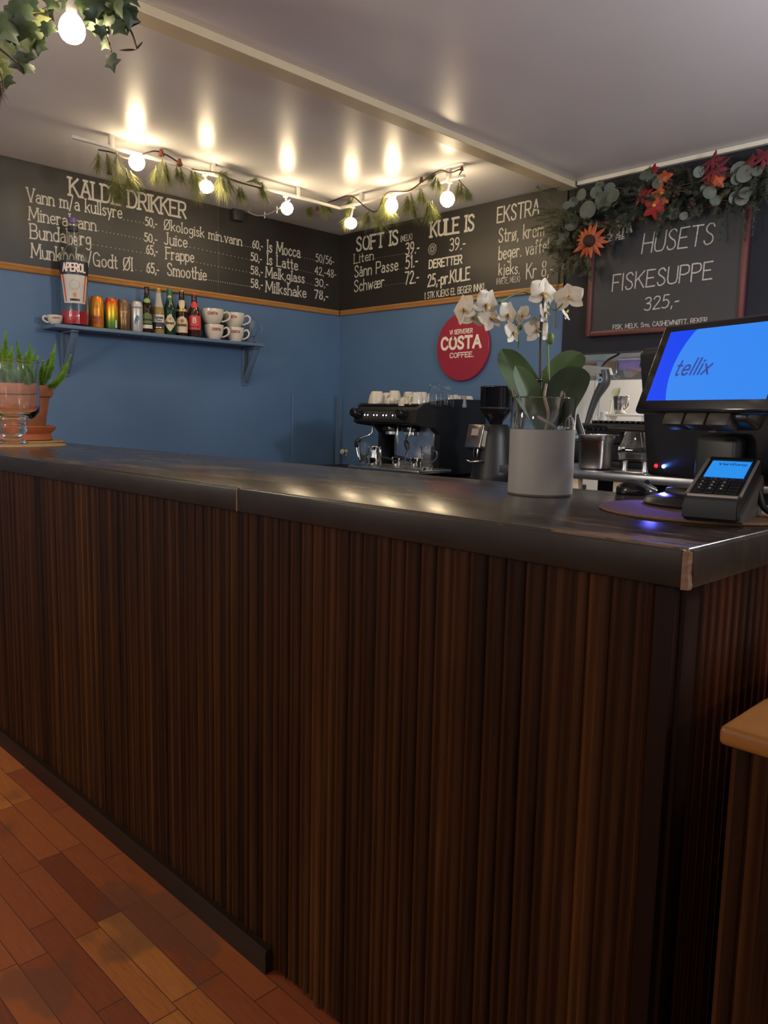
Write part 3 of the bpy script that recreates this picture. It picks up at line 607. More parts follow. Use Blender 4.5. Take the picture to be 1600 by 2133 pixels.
# ================================================================== PINE GARLAND ON THE RAIL
M_PINE = mat('pine_needles', (.15, .16, .045), .5, var=.45, scale=50)
M_TWIG = mat('brown_twig', (.045, .028, .018), .7, var=.3)
M_CONE = mat('red_brown_cone', (.13, .035, .016), .7, var=.3, scale=60)
def needles(b, base, d, length, spread, n, nl, wd=.0016):
    d = Vector(d).normalized(); u = d.orthogonal().normalized(); v = d.cross(u)
    for i in range(n):
        s = rnd(0, 1) ** .8; an = rnd(0, 2 * math.pi); th = rnd(.15, 1) * spread
        p = Vector(base) + d * length * s * .55
        dr = (d * math.cos(th) + (u * math.cos(an) + v * math.sin(an)) * math.sin(th)).normalized()
        dr = (dr + Vector((0, 0, -.12))).normalized(); e = p + dr * nl * rnd(.7, 1.1)
        x = dr.orthogonal().normalized() * wd * .5; y = dr.cross(x)
        a = [b.verts.new(p + q) for q in (x, -x * .5 + y * .87, -x * .5 - y * .87)]; z = b.verts.new(e)
        for k in range(3): b.faces.new((a[k], a[(k + 1) % 3], z))
def pine_garland(label, ax, sprigs, cones, twig):
    v = (RX, RY)[ax]; off = (lambda: v + rnd(-.04, .05)) if ax == 0 else (lambda: v + rnd(-.05, .03))
    o = at(*twig[0], ax, v); t = thing('pine_garland', label, 'garland', o)
    b = BM(); tube(b, [at(x, y, ax, off()) for x, y in twig], [.004, .003], 6, 5); obj('twig', b, M_TWIG, t, 60, True)
    for x, y, dx, dy, L in sprigs:
        A = at(x, y, ax, off()); E = at(x + dx, y + dy, ax, off()); d = (E - A)
        b = BM(); tube(b, [A, A + d * .3, A + d * .55], [.003, .0015], 5); needles(b, A, d, d.length, d.length and .8, 120, d.length * .82, .0014)
        obj('pine_sprig', b, M_PINE, t, 0, True)
    for x, y, r in cones:
        A = at(x, y, ax, v + .02 * (1 if ax == 0 else -1)); b = BM()
        for k in range(5):
            for j in range(7):
                an = j * .9 + k * .45; rr = r * (1 - .16 * k)
                ball(b, A + Vector((math.cos(an) * rr * .7, math.sin(an) * rr * .7, (k - 2) * r * .42)), r * .36, 6)
        obj('pine_cone', b, M_CONE, t, 60, True)
pine_garland('pine garland hanging from the rail over the drinks menu', 0,
 [(205, 315, 0, 52, 1), (222, 318, 12, 52, 1), (243, 315, 0, 62, 1), (240, 330, 18, 55, 1), (236, 366, -8, 58, 1), (240, 370, 14, 58, 1), (262, 352, 14, 55, 1), (272, 356, 18, 50, 1), (248, 372, 2, 58, 1),
  (325, 345, -4, 42, 1), (338, 332, 4, 60, 1), (345, 338, 6, 55, 1), (368, 346, 2, 34, 1), (376, 348, 6, 36, 1), (398, 352, 6, 45, 1), (405, 356, 16, 45, 1), (412, 378, 2, 45, 1), (408, 360, 6, 55, 1),
  (456, 360, 4, 55, 1), (462, 366, 12, 52, 1), (470, 362, 18, 45, 1), (450, 360, 28, 6, 1), (498, 388, 2, 36, 1), (502, 390, 10, 34, 1), (515, 378, 24, -4, 1), (530, 376, 18, 10, 1), (540, 384, 12, 34, 1), (546, 380, 8, 40, 1)],
 [(229, 357, .012), (336, 318, .014), (374, 338, .014)], [(205, 312), (236, 318), (270, 330), (318, 315), (345, 322), (372, 338), (400, 352), (452, 360), (480, 372), (515, 384), (548, 392)])
pine_garland('pine garland hanging from the rail over the ice cream menu', 1,
 [(650, 425, -8, 24, 1), (640, 428, 10, 26, 1), (672, 418, 6, 34, 1), (678, 414, 10, 34, 1), (668, 414, 14, 40, 1), (730, 404, -22, -2, 1), (736, 412, -16, 26, 1), (730, 412, -12, 32, 1), (728, 440, -10, 34, 1), (722, 442, 2, 32, 1),
  (768, 440, -20, 26, 1), (770, 442, -6, 32, 1), (775, 442, 12, 30, 1), (784, 446, 12, 28, 1), (800, 404, -6, 56, 1), (804, 408, 4, 58, 1), (808, 405, 8, 50, 1), (848, 408, -8, 48, 1), (850, 410, 4, 40, 1), (856, 402, 8, 48, 1),
  (862, 424, 4, 34, 1), (876, 390, -4, 40, 1), (878, 394, 8, 36, 1), (892, 418, -4, 48, 1), (896, 420, 4, 48, 1), (900, 418, 8, 40, 1), (914, 358, -28, -4, 1), (910, 362, -24, 16, 1), (908, 368, -10, 30, 1), (912, 372, 6, 30, 1), (905, 352, -18, 14, 1),
  (956, 380, -8, 40, 1), (960, 382, 4, 36, 1), (968, 388, 8, 34, 1), (972, 392, 12, 26, 1)],
 [(661, 434, .011), (878, 374, .011), (962, 351, .009)], [(640, 420), (685, 420), (730, 408), (762, 432), (785, 440), (806, 402), (850, 398), (880, 378), (915, 355), (938, 360), (963, 352), (955, 372), (975, 396)])

# ================================================================== IVY GARLAND NEAR THE CAMERA, WITH ITS BULB
M_IVY = mat('ivy_leaf', (.030, .052, .022), .45, var=.55, scale=16)
M_IVY2 = mat('pale_ivy_leaf', (.16, .19, .07), .5, var=.4, scale=22)
def ivy_leaf(b, M, s):
    out = [(0, 0), (.32, -.14), (.55, .02), (.46, .26), (.78, .42), (.42, .58), (.26, .66), (0, 1.05), (-.26, .66), (-.42, .58), (-.78, .42), (-.46, .26), (-.55, .02), (-.32, -.14)]
    c = b.verts.new(M @ Vector((0, .38 * s, .05 * s)))
    vs = [b.verts.new(M @ Vector((x * s, y * s, -.20 * s * abs(x) - .12 * s * y * y))) for x, y in out]
    for i in range(len(vs)): b.faces.new((c, vs[i], vs[(i + 1) % len(vs)]))
t = thing('ivy_garland', 'ivy garland hanging in the ceiling corner round the big glowing bulb', 'garland', atc(60, 20, 2.15))
vines = [[(-60, -20, 2.1), (0, 40, 2.1), (40, 60, 2.15), (90, 20, 2.2), (150, -10, 2.2)], [(-40, 70, 2.05), (10, 110, 2.08), (35, 130, 2.1)], [(150, -10, 2.2), (190, 10, 2.2), (215, 60, 2.2), (232, 108, 2.2)], [(180, 0, 2.2), (235, 20, 2.22), (270, 60, 2.22), (285, 100, 2.22)], [(-30, 110, 2.02), (0, 150, 2.02), (8, 190, 2.02)]]
for vn in vines:
    b = BM(); tube(b, [atc(*q) for q in vn], [.004, .0025], 6, 5); obj('vine', b, M_TWIG, t, 60, True)
leafs = [(178, 42, 24), (210, 62, 24), (232, 18, 38), (250, 52, 32), (268, 30, 36), (190, -5, 36), (220, -8, 40), (28, 35, 40), (80, 92, 30), (62, 140, 24), (-5, 150, 34), (12, 165, 26), (100, 25, 30), (45, 20, 40), (20, 15, 40), (60, 5, 36), (95, 30, 30), (20, 60, 46), (55, 55, 42), (90, 70, 36), (15, 100, 42), (50, 95, 44), (75, 75, 34), (30, 125, 34), (55, 118, 22), (8, 140, 30), (110, 8, 30), (130, -5, 34), (5, 40, 40), (70, 35, 38), (40, 80, 40), (-8, 75, 44), (100, 55, 26), (0, 120, 36),
         (185, 28, 26), (200, 5, 36), (215, 30, 34), (240, 12, 40), (262, 40, 36), (225, 45, 34), (245, 38, 36), (255, 5, 40), (272, 20, 34), (195, 55, 24), (205, 50, 26), (240, 55, 26), (170, 5, 28), (228, 125, 30), (222, 92, 20), (275, -10, 36)]
for i, (x, y, s) in enumerate(leafs):
    P = atc(x, y - s * .3, 2.17 + rnd(-.07, .05)); b = BM()
    d = Vector((rnd(-.6, .6), rnd(-.6, .6), rnd(-1.4, -.3))); nrm = -AX_F + Vector((rnd(-.7, .7), rnd(-.7, .7), rnd(-.7, .5)))
    ivy_leaf(b, aim(P, d, rnd(-.4, .4), nrm), s / 760 * 1.05)
    obj('ivy_leaf', b, M_IVY2 if i in (2, 5, 10, 20, 25, 29, 30, 33) else M_IVY, t, 30, True)
b = BM(); q = atc(284, 104, 2.2); sheet(b, aim(q, AX_R * -.9 + Vector((0, 0, -.2))), .05, .012, .2, .3); sheet(b, aim(q, AX_R * .4 + Vector((0, 0, .3))), .03, .01, .2, .3); obj('dry_leaf', b, M_TWIG, t, 30, True)
needle_b = BM(); needles(needle_b, atc(-6, 150, 2.0), (0.1, .1, -1), .08, .6, 60, .055, .0018); obj('dry_tuft', needle_b, M_TWIG, t, 0, True)
BP = atc(150, 61, 2.14)
t = thing('hanging_bulb', 'big glowing bulb hanging from the ceiling between ivy leaves', 'lamp', BP + Vector((0, 0, .05)))
b = BM(); lathe(b, [(0, -.036)] + [(q.x, q.y) for q in smooth_pts([(.006, -.0357, 0), (.018, -.032, 0), (.029, -.022, 0), (.0345, -.006, 0), (.033, .010, 0), (.026, .026, 0), (.017, .037, 0), (.013, .042, 0)], 4)] + [(0, .043)], 36, Matrix.Translation(BP)); obj('bulb', b, M_BULB, t, 60, True)
b = BM(); lathe(b, [(0, .040), (.0145, .040), (.0145, .062), (.010, .070), (0, .070)], 16, Matrix.Translation(BP)); tube(b, [BP + Vector((0, 0, .068)), BP + Vector((-.005, .005, .12)), BP + Vector((-.01, .01, ZC - BP.z))], .0035, 8, 4); obj('lamp_socket', b, M_WHITEPL, t, 40, True)
# ================================================================== SHELF ON THE DRINKS WALL
SD = .165
yl = at(87, 684, 0, XL).y; yr = at(552, 722, 0, XL + SD).y
zs = (at(200, 684, 0, XL + .09).z + at(350, 700, 0, XL + .09).z + at(490, 713, 0, XL + .09).z) / 3
M_SHELF = mat('blue_shelf_paint', (.115, .17, .255), .45, var=.05)
t = thing('wall_shelf', 'narrow blue wall shelf on brackets under the drinks blackboard', 'shelf', (XL, (yl + yr) / 2, zs))
b = BM(); box(b, XL + .001, XL + SD, yl, yr, zs - .019, zs, .003); obj('shelf_board', b, M_SHELF, t, 30, True)
for py in (at(122, 720, 0, XL).y + .03, at(495, 760, 0, XL).y + .05):
    b = BM(); box(b, XL + .001, XL + .013, py - .02, py + .02, zs - .25, zs - .019, .002); box(b, XL + .001, XL + .14, py - .02, py + .02, zs - .031, zs - .019, .002)
    dr = Vector((.125, 0, .20)); L = dr.length; MM = Matrix.Translation((XL + .008, py, zs - .235)) @ Matrix.Rotation(math.atan2(.125, .20), 4, 'Y')
    box(b, -.008, .008, -.019, .019, 0, L, .002, 2, MM); obj('bracket', b, M_SHELF, t, 30, True)
for px in (245, 297, 345, 398):
    py = at(px, 708, 0, XL + .1).y; b = BM(); box(b, XL + .10, XL + .118, py - .010, py + .010, zs - .026, zs - .019, .002); obj('screw_block', b, M_SHELF, t, 30, True)

XI = XL + .088                                   # the row of things on the shelf
def spot(px): return Vector((XI, at(px, 690, 0, XI).y, zs + .0005))
def face(o):                                     # heading that turns a thing's -y side to the room
    d = Vector((0.35, 0, 0)) - Vector((o.x, o.y, 0)); return math.atan2(d.x, -d.y)
def around(r, z0, a0=0., tilt=0.):               # lettering wrapped on a round side (u from its middle)
    def f(u, v):
        z = z0 + v; rr = r(z) if callable(r) else r
        an = a0 + u / (rr + .0001) - math.pi / 2
        return Vector(((rr + .0006) * math.cos(an), (rr + .0006) * math.sin(an), z))
    return f
def wrap_text(tx, r, z0, width, height, pen, parent, ma, a0=0., italic=0., name='lettering'):
    b = BM(); g = around(r, z0, a0)
    write(b, tx, lambda u, v: g(u - width / 2, v), width, height, pen, 0, italic)
    return obj(name, b, ma, parent, 0)
def patch(rf, z0, z1, a_half, shape=None, n=14, nz=8, a0=0., off=.0004):
    """A label: a piece of skin on a round side; shape(t) narrows it along its height."""
    b = BM(); rows = []
    for i in range(nz + 1):
        t = i / nz; z = z0 + (z1 - z0) * t; r = (rf(z) if callable(rf) else rf) + off; ah = a_half * (shape(t) if shape else 1)
        rows.append([b.verts.new((r * math.cos(a0 - math.pi / 2 + ah * (2 * j / n - 1)), r * math.sin(a0 - math.pi / 2 + ah * (2 * j / n - 1)), z)) for j in range(n + 1)])
    for a, c in zip(rows, rows[1:]):
        for j in range(n): b.faces.new((a[j], a[j + 1], c[j + 1], c[j]))
    return b
def prof_r(prof):
    def f(z):
        for (r0, z0), (r1, z1) in zip(prof, prof[1:]):
            if z0 <= z <= z1 and z1 > z0: return r0 + (r1 - r0) * (z - z0) / (z1 - z0)
        return prof[0][0] if z < prof[0][1] else prof[-1][0]
    return f

# --- cups
def cup(label, loc, rz, r=.060, h=.082, text_w=.05, group=None, a0=0., handle=1., foot=.55, dark=False):
    t = thing('coffee_cup', label, 'cup', loc, rz, group)
    out = [(r * foot, 0), (r * (foot + .06), .004), (r * .80, h * .25), (r * .93, h * .52), (r * .985, h * .8), (r, h)]
    ins = [(r - .0035, h + .0008), (r * .985 - .004, h * .8), (r * .80 - .004, h * .28), (r * .4, h * .1), (0, h * .09)]
    b = BM(); lathe(b, [(0, .002)] + out + ins, 36); obj('cup_body', b, M_CERAMIC, t, 50)
    b = BM(); q = [(r * .97, 0, h * .78), (r * 1.28, 0, h * .88), (r * 1.52, 0, h * .68), (r * 1.42, 0, h * .42), (r * 1.05, 0, h * .26), (r * .80, 0, h * .22)]
    tube(b, [Vector((x * handle, y, z)) for x, y, z in q], [.0048, .006, .0052, .0048, .0048], 10, 6); obj('handle', b, M_CERAMIC, t, 60)
    if text_w: wrap_text("COSTA", prof_r(out), h * .60, text_w, h * .155, h * .042, t, M_REDTXT, a0)
    return t
CG = 'big cream cups stacked on the shelf'
p = spot(446); f = face(p)
cup('cream cup at the bottom of the cup stack beside the red-labelled bottle', p, f, .057, .087, .05, CG, .25)
cup('cream cup on top of the cup stack beside the red-labelled bottle', p + Vector((0, -.012, .0885)), f, .067, .087, .056, CG, .02)
p = spot(490)
cup('cream cup at the bottom of the cup stack beside the glass mug', p, f, .054, .085, .052, CG, .0)
cup('cream cup on top of the cup stack beside the glass mug', p + Vector((0, -.008, .0865)), f, .063, .083, .054, CG, -.25)
p = spot(116); p.x = XL + .085
cup('small white espresso cup at the shelf end beside the tall orange-red display bottle', p, face(p), .037, .047, .034, None, 0.1, -1, .5)

# --- tall display bottle
p = spot(157); t = thing('display_bottle', 'very tall clear display bottle with red liquid left in its bottom', 'bottle', p, face(p)); t.scale = (1, 1, .945)
prof = [(.0, .001), (.066, .001), (.069, .006), (.0685, .06), (.0665, .20), (.0705, .33), (.071, .355), (.060, .385), (.036, .415), (.030, .43), (.0265, .50), (.023, .535), (.0225, .548)]
b = BM(); lathe(b, prof + [(.019, .548), (.0195, .53), (.026, .43), (.056, .383), (.066, .352), (.0625, .20), (.0645, .06), (.062, .010), (0, .010)], 40); obj('glass_body', b, M_GLASS, t, 40)
b = BM(); lathe(b, [(0, .011), (.0612, .011), (.0636, .06), (.0632, .078), (0, .078)], 40); obj('liquid', b, mat('red_aperitif', (.52, .012, .028), .12, var=.05, spec=.5), t, 40)
b = BM(); lathe(b, [(0, .5485), (.0215, .5485), (.0220, .552), (.0205, .574), (0, .575)], 24); obj('cap', b, mat('purple_cap', (.12, .065, .26), .35), t, 40)
rf = prof_r(prof)
obj('neck_band', patch(rf, .505, .53, math.pi, None, 30), mat('dark_neck_band', (.02, .025, .05), .4), t, 0)
obj('title_label', patch(rf, .268, .342, 1.22, lambda q: 1 - .06 * (1 - q)), mat('navy_label', (.018, .028, .055), .4), t, 0)
b = patch(rf, .118, .268, 1.15, lambda q: .70 + .30 * q); obj('front_label', b, mat('pale_label', (.55, .53, .50), .5), t, 0)
for sgn in (-1, 1):
    b = BM(); rows = []
    for i in range(9):
        q = i / 8; z = .125 + .143 * q; r_ = rf(z) + .0007; c_ = 1.15 * (.70 + .30 * q)
        rows.append([b.verts.new((r_ * math.cos(-math.pi / 2 + sgn * c_ * k), r_ * math.sin(-math.pi / 2 + sgn * c_ * k), z)) for k in (.72, .86)])
    for a, c in zip(rows, rows[1:]): b.faces.new((a[0], a[1], c[1], c[0]))
    obj('label_stripe', b, mat('orange_stripe', (.60, .10, .04), .5), t, 0)
wrap_text("APEROL", rf, .285, .118, .040, .0078, t, M_CREAMTXT, 0)
b = BM(); g_ = around(lambda z: rf(z) + .0005, .215)
for i in range(24):
    q = [(r_ * math.cos(i_ * math.pi / 12), r_ * math.sin(i_ * math.pi / 12)) for i_ in (i, i + 1) for r_ in (.024, .0255)]
    b.faces.new([b.verts.new(g_(*q[k])) for k in (0, 1, 3, 2)])
obj('label_ring', b, mat('grey_print', (.22, .20, .19), .6), t, 0)
obj('label_seal', patch(rf, .150, .172, .12, None, 6, 2, 0, .0008), mat('orange_seal', (.62, .24, .05), .5), t, 0)
obj('label_bar', patch(rf, .130, .142, .36, None, 8, 2, 0, .0008), M_BLACKPL, t, 0)

# --- cans
def can_mat(name, stops, streak=.0, metal=.35):
    k = NT(name); tc = k.n('ShaderNodeTexCoord'); sp = k.n('ShaderNodeSeparateXYZ'); k.l(tc.outputs['Object'], sp.inputs[0])
    z = k.math('DIVIDE', sp.outputs['Z'], .168); nz = k.noise(k.coords((30, 30, 9)), 3, 3)
    k.l(k.ramp(k.math('ADD', z, k.math('MULTIPLY', k.math('SUBTRACT', nz, .5), streak)), stops), k.b.inputs['Base Color'])
    k.b.inputs['Roughness'].default_value = .3; k.b.inputs['Metallic'].default_value = metal
    return k.m
def can(label, px, ma, extra):
    p = spot(px); t = thing('beer_can', label, 'can', p, face(p), 'tall cans on the shelf')
    b = BM(); lathe(b, [(0, .004), (.022, .003), (.025, .0), (.029, .004), (.033, .012), (.033, .146), (.031, .153), (.0268, .164)], 32); obj('can_body', b, ma, t, 50)
    b = BM(); lathe(b, [(.0268, .164), (.0275, .167), (.0262, .168), (.0245, .163), (0, .163)], 32); obj('can_rim', b, M_STEEL, t, 50)
    extra(t); return t
CR = .033
def ex1(t):
    g = mat('brown_can_print', (.20, .075, .02), .5)
    b = BM(); h = around(CR, .112)
    for k in range(8):
        a = k * math.pi / 4; write(b, "-", lambda u, v, a=a: h(math.cos(a) * (u + .003) - math.sin(a) * (v - .0015), math.sin(a) * (u + .003) + math.cos(a) * (v - .0015)), .006, .004, .0015)
    obj('star_print', b, g, t, 0)
    b = patch(CR, .022, .062, .8, lambda q: .7 + .3 * math.sin(q * 9), 12, 10); obj('red_print', b, mat('rust_can_print', (.36, .08, .02), .4), t, 0)
can('orange beer can with brown print, first of the cans beside the tall display bottle', 203, can_mat('orange_can', [(0, (.72, .22, .012)), (.35, (.66, .24, .015)), (.7, (.70, .30, .02)), (1, (.76, .22, .012))], .15), ex1)
can('can fading from red through yellow down to green', 233, can_mat('rainbow_can', [(.05, (.06, .20, .06)), (.26, (.16, .30, .03)), (.46, (.62, .42, .008)), (.66, (.72, .40, .01)), (.86, (.68, .10, .012)), (1, (.66, .08, .015))], .06),
    lambda t: obj('white_panel', patch(CR, .012, .052, .16, None, 6, 4, .72), mat('white_can_print', (.7, .7, .68), .5), t, 0))
def ex3(t):
    obj('gold_band', patch(CR, .098, .104, .62, None, 10, 1), mat('gold_can_print', (.55, .33, .10), .4), t, 0)
    for k in (-.35, -.05, .28): obj('wheat_print', patch(CR, .030, .070, .09, lambda q: math.sin(math.pi * max(.05, min(.95, q))), 4, 6, k), mat('gold_can_print', (), .4), t, 0)
can('brown can with a gold band and gold ears of grain', 258, can_mat('brown_can', [(0, (.13, .07, .035)), (.5, (.22, .12, .05)), (1, (.17, .10, .06))], .3), ex3)
def ex4(t):
    g = mat('blue_can_print', (.03, .19, .30), .5)
    obj('slate_band', patch(CR, .128, .136, .85, None, 12, 1), mat('slate_can_print', (.16, .2, .26), .5), t, 0)
    b = BM(); h = around(CR, .040)                # a walking animal, head up
    out = [(-.012, .002), (-.010, .0), (-.008, .004), (-.007, .016), (-.003, .020), (0, .012), (-.001, .004), (.002, .002), (.003, .008), (.006, .022), (.011, .028), (.014, .026), (.015, .030), (.008, .036), (.013, .038), (.014, .042), (.009, .045), (.008, .050), (.002, .052), (-.004, .044), (-.010, .032), (-.013, .018)]
    c = b.verts.new(h(0, .028)); vs = [b.verts.new(h(x, y) * 1.0) for x, y in out]
    for i in range(len(vs)): b.faces.new((c, vs[i], vs[(i + 1) % len(vs)]))
    obj('animal_print', b, g, t, 0)
can('white can with a blue animal, last of the cans beside the bottles', 285, can_mat('white_can', [(0, (.46, .46, .45)), (1, (.55, .54, .52))], .1, .3), ex4)

# --- bottles
def bottle(label, px, prof, glass, cap_m, parts, foil=None):
    p = spot(px); t = thing('beer_bottle', label, 'bottle', p, face(p), 'beer bottles on the shelf')
    inner = [(max(0, r - .003), z) for r, z in reversed(prof)]
    b = BM(); lathe(b, [(0, .002)] + prof + [(0, prof[-1][1])], 32); obj('glass_body', b, glass, t, 50)
    H = prof[-1][1]; b = BM(); lathe(b, [(0, H + .0005), (.0135, H - .006 + .0065), (.014, H + .002), (.0125, H + .0065), (0, H + .007)], 20); obj('crown_cap', b, cap_m, t, 40)
    parts(t, prof_r(prof)); return t
G_BROWN = mat('brown_bottle_glass', (.020, .010, .006), .07, var=.1); G_GREEN = mat('green_bottle_glass', (.008, .035, .018), .07, var=.1)
G_PALE = mat('pale_beer_glass', (.30, .21, .075), .07, var=.1); G_RED = mat('ruby_bottle_glass', (.045, .018, .014), .07, var=.1)
long33 = [(.027, .001), (.0305, .005), (.0305, .115), (.029, .130), (.019, .165), (.0145, .190), (.0135, .215), (.0145, .218), (.0135, .232)]
half_l = [(.031, .001), (.0345, .006), (.0345, .135), (.033, .150), (.021, .185), (.0155, .205), (.0138, .238), (.0148, .241), (.0138, .252)]
steinie = [(.031, .001), (.0345, .006), (.0345, .115), (.032, .140), (.020, .180), (.0150, .2), (.0138, .225), (.0148, .228), (.0138, .240)]
M_LCREAM = mat('cream_label', (.60, .50, .34), .5, var=.06); M_LGREEN = mat('green_label', (.10, .17, .055), .5); M_LWHITE = mat('white_label', (.62, .60, .55), .5); M_LNAVY = mat('navy_beer_label', (.03, .035, .075), .5)
M_LRED = mat('coral_label', (.62, .055, .055), .5); M_LGOLD = mat('gold_foil', (.50, .34, .12), .3, .7); M_INK = mat('dark_ink', (.03, .025, .02), .6); M_LINE = mat('pale_green_label', (.22, .40, .14), .5)
oval = lambda q: math.sin(math.pi * min(.97, max(.03, q))) ** .5
diam = lambda q: 1 - abs(2 * q - 1) * .96
def b1(t, rf):
    obj('neck_label', patch(rf, .165, .190, 1.1, oval), M_LINE, t, 0); obj('front_label', patch(rf, .052, .112, .95, lambda q: 1 if q < .55 else math.sqrt(max(.02, 1 - ((q - .55) / .46) ** 2))), M_LGREEN, t, 0)
    obj('white_strip', patch(rf, .026, .046, 1.0, None), M_LWHITE, t, 0); obj('label_band', patch(rf, .068, .078, 1.0, None, 14, 2, 0, .0008), M_INK, t, 0)
bottle('slim brown bottle with green labels, first of the bottles beside the white can', 307, [(r * .92, z * .98) for r, z in half_l], G_BROWN, M_BLACKPL, b1)
def b2(t, rf):
    obj('front_label', patch(rf, .066, .108, 1.2, None), M_LWHITE, t, 0); wrap_text("Corona", lambda z: rf(z) + .0005, .086, .046, .014, .0035, t, M_LNAVY); wrap_text("Extra", lambda z: rf(z) + .0005, .072, .028, .009, .0024, t, M_LNAVY)
    obj('lower_label', patch(rf, .030, .066, 1.2, None), M_LNAVY, t, 0); obj('label_band', patch(rf, .036, .040, 1.2, None, 14, 1, 0, .0008), M_LGOLD, t, 0)
    b = BM(); lathe(b, [(rf(.150) + .0012, .150), (rf(.18) + .0012, .18), (rf(.21) + .0012, .21), (rf(.228) + .0012, .228)], 24); obj('clear_neck', b, mat('clear_bottle_neck', (.42, .40, .36), .08, var=.1), t, 40)
bottle('clear bottle of pale beer with a white and navy label', 331, [(r * 1.02, z * 1.06) for r, z in long33], G_PALE, M_LGOLD, b2)
def b3(t, rf):
    obj('front_label', patch(rf, .022, .118, 1.15, diam, 14, 12), M_LCREAM, t, 0); wrap_text("Bernard", lambda z: rf(z) + .0005, .062, .044, .014, .003, t, M_INK); obj('label_crest', patch(rf, .085, .098, .22, oval, 6, 6, 0, .0008), mat('rose_print', (.55, .20, .14), .5), t, 0)
    b = BM(); lathe(b, [(rf(.193) + .0012, .193), (rf(.215) + .0012, .215), (rf(.248) + .0012, .248), (.012, .2605), (0, .261)], 24); obj('green_foil', b, mat('green_foil', (.03, .13, .09), .35, .4), t, 40); obj('neck_seal', patch(lambda z: rf(z) + .0015, .203, .222, .9, oval, 8, 6), M_LGOLD, t, 0)
bottle('dark green bottle with green foil neck and a cream diamond label', 354, half_l, G_GREEN, M_LGREEN, b3)
def b4(t, rf):
    obj('front_label', patch(rf, .022, .112, 1.1, lambda q: 1 if q < .6 else math.sqrt(max(.03, 1 - ((q - .6) / .41) ** 2)), 14, 12), M_LCREAM, t, 0); wrap_text("ERDINGER", lambda z: rf(z) + .0005, .058, .052, .011, .003, t, M_INK)
    obj('label_crest', patch(rf, .075, .098, .30, oval, 6, 6, 0, .0008), mat('brick_print', (.45, .12, .06), .5), t, 0)
    obj('neck_label', patch(rf, .155, .205, 1.3, lambda q: .25 + .75 * q if q < .75 else 1.0, 12, 8), M_LCREAM, t, 0); obj('neck_band', patch(rf, .140, .153, math.pi, None, 28, 2), M_LGOLD, t, 0)
bottle('brown bottle with a cream label and a cream collar on its neck', 379, half_l, G_BROWN, M_LGOLD, b4)
def b5(t, rf):
    obj('front_label', patch(rf, .045, .125, 1.2, lambda q: .8 + .2 * math.sin(math.pi * q)), M_LRED, t, 0); wrap_text("B", lambda z: rf(z) + .0005, .085, .016, .026, .006, t, M_LWHITE); obj('label_band', patch(rf, .058, .067, .75, None, 10, 2, 0, .0008), mat('dark_red_ink', (.25, .02, .03), .5), t, 0)
    obj('neck_label', patch(rf, .170, .205, 1.2, oval), M_LRED, t, 0)
bottle('dark bottle with coral red labels, beside the cups', 405, [(r * 1.12, z * .97) for r, z in half_l], G_RED, M_LRED, b5)
# glass mug
p = spot(525); t = thing('glass_mug', 'clear handled glass mug at the far shelf end beside the cups', 'glass mug', p, f)
b = BM(); lathe(b, [(0, .001), (.034, .001), (.035, .006), (.012, .014), (.009, .024), (.016, .034), (.029, .06), (.034, .10), (.033, .14), (.031, .14), (.032, .10), (.027, .062), (.012, .040), (0, .038)], 32); obj('mug_body', b, M_GLASS, t, 50)
b = BM(); tube(b, [(.030, 0, .11), (.050, 0, .115), (.062, 0, .095), (.054, 0, .07), (.030, 0, .066)], .0042, 10, 6); obj('handle', b, M_GLASS, t, 60)

# ================================================================== BACK COUNTERS AND THE COFFEE MACHINE
YA = 2.93; ZA = .80
t = thing('back_counter', 'low blue counter along the back wall carrying the coffee machine', 'counter', (-3.2, 3.3, 0))
b = BM(); box(b, XL + .09, -2.16, YA, YW - .035, ZA - .035, ZA, .004); obj('counter_top', b, M_BLACKMAT, t, 30, True)
b = BM(); box(b, XL + .09, -2.16, YA + .03, YW - .035, 0, ZA - .035, .003); obj('cabinet', b, M_BLUE, t, 30, True)

YM, MX0, MX1 = 3.05, -3.305, -2.850
t = thing('espresso_machine', 'black and chrome espresso machine on the back counter under the crimson sign', 'coffee machine', ((MX0 + MX1) / 2, 3.3, ZA))
M_SIDE = mat('black_side_shell', (.013, .012, .012), .42, var=.15)
b = BM()
for x in (MX0 + .05, MX1 - .08):
    for y in (YM + .06, 3.55): lathe(b, [(0, 0), (.018, 0), (.02, .012), (.013, .03), (0, .03)], 14, Matrix.Translation((x, y, ZA)))
box(b, MX0, MX1 - .02, YM + .02, 3.60, ZA + .022, ZA + .045, .003); obj('base_frame', b, M_BLACKMAT, t, 30, True)
b = BM(); box(b, MX0 - .035, MX1 + .06, YM - .03, YM + .24, ZA + .034, ZA + .054, .005); obj('drip_tray', b, M_STEEL, t, 30, True)
b = BM()
for i in range(26): box(b, MX0 - .02 + i * .0195, MX0 - .010 + i * .0195, YM - .02, YM + .22, ZA + .053, ZA + .058, .001)
obj('drip_grate', b, mat('worn_grate', (.25, .23, .22), .35, .9, var=.2), t, 20, True)
b = BM(); prism(b, [(YM + .25, ZA + .05), (YM + .25, 1.10), (3.60, 1.16), (3.60, ZA + .04)], MX0 + .06, MX1 - .02); obj('boiler_body', b, mat('mirror_steel', (.80, .82, .86), .25, 1, var=.05), t, 30, True)
hp = [(YM + .005, 1.092), (YM - .014, 1.105), (YM + .004, 1.170), (YM + .022, 1.186), (3.60, 1.190), (3.62, 1.175), (3.62, 1.10)]
b = BM(); prism(b, hp, MX0, MX1 - .028); obj('control_head', b, M_SIDE, t, 30, True)
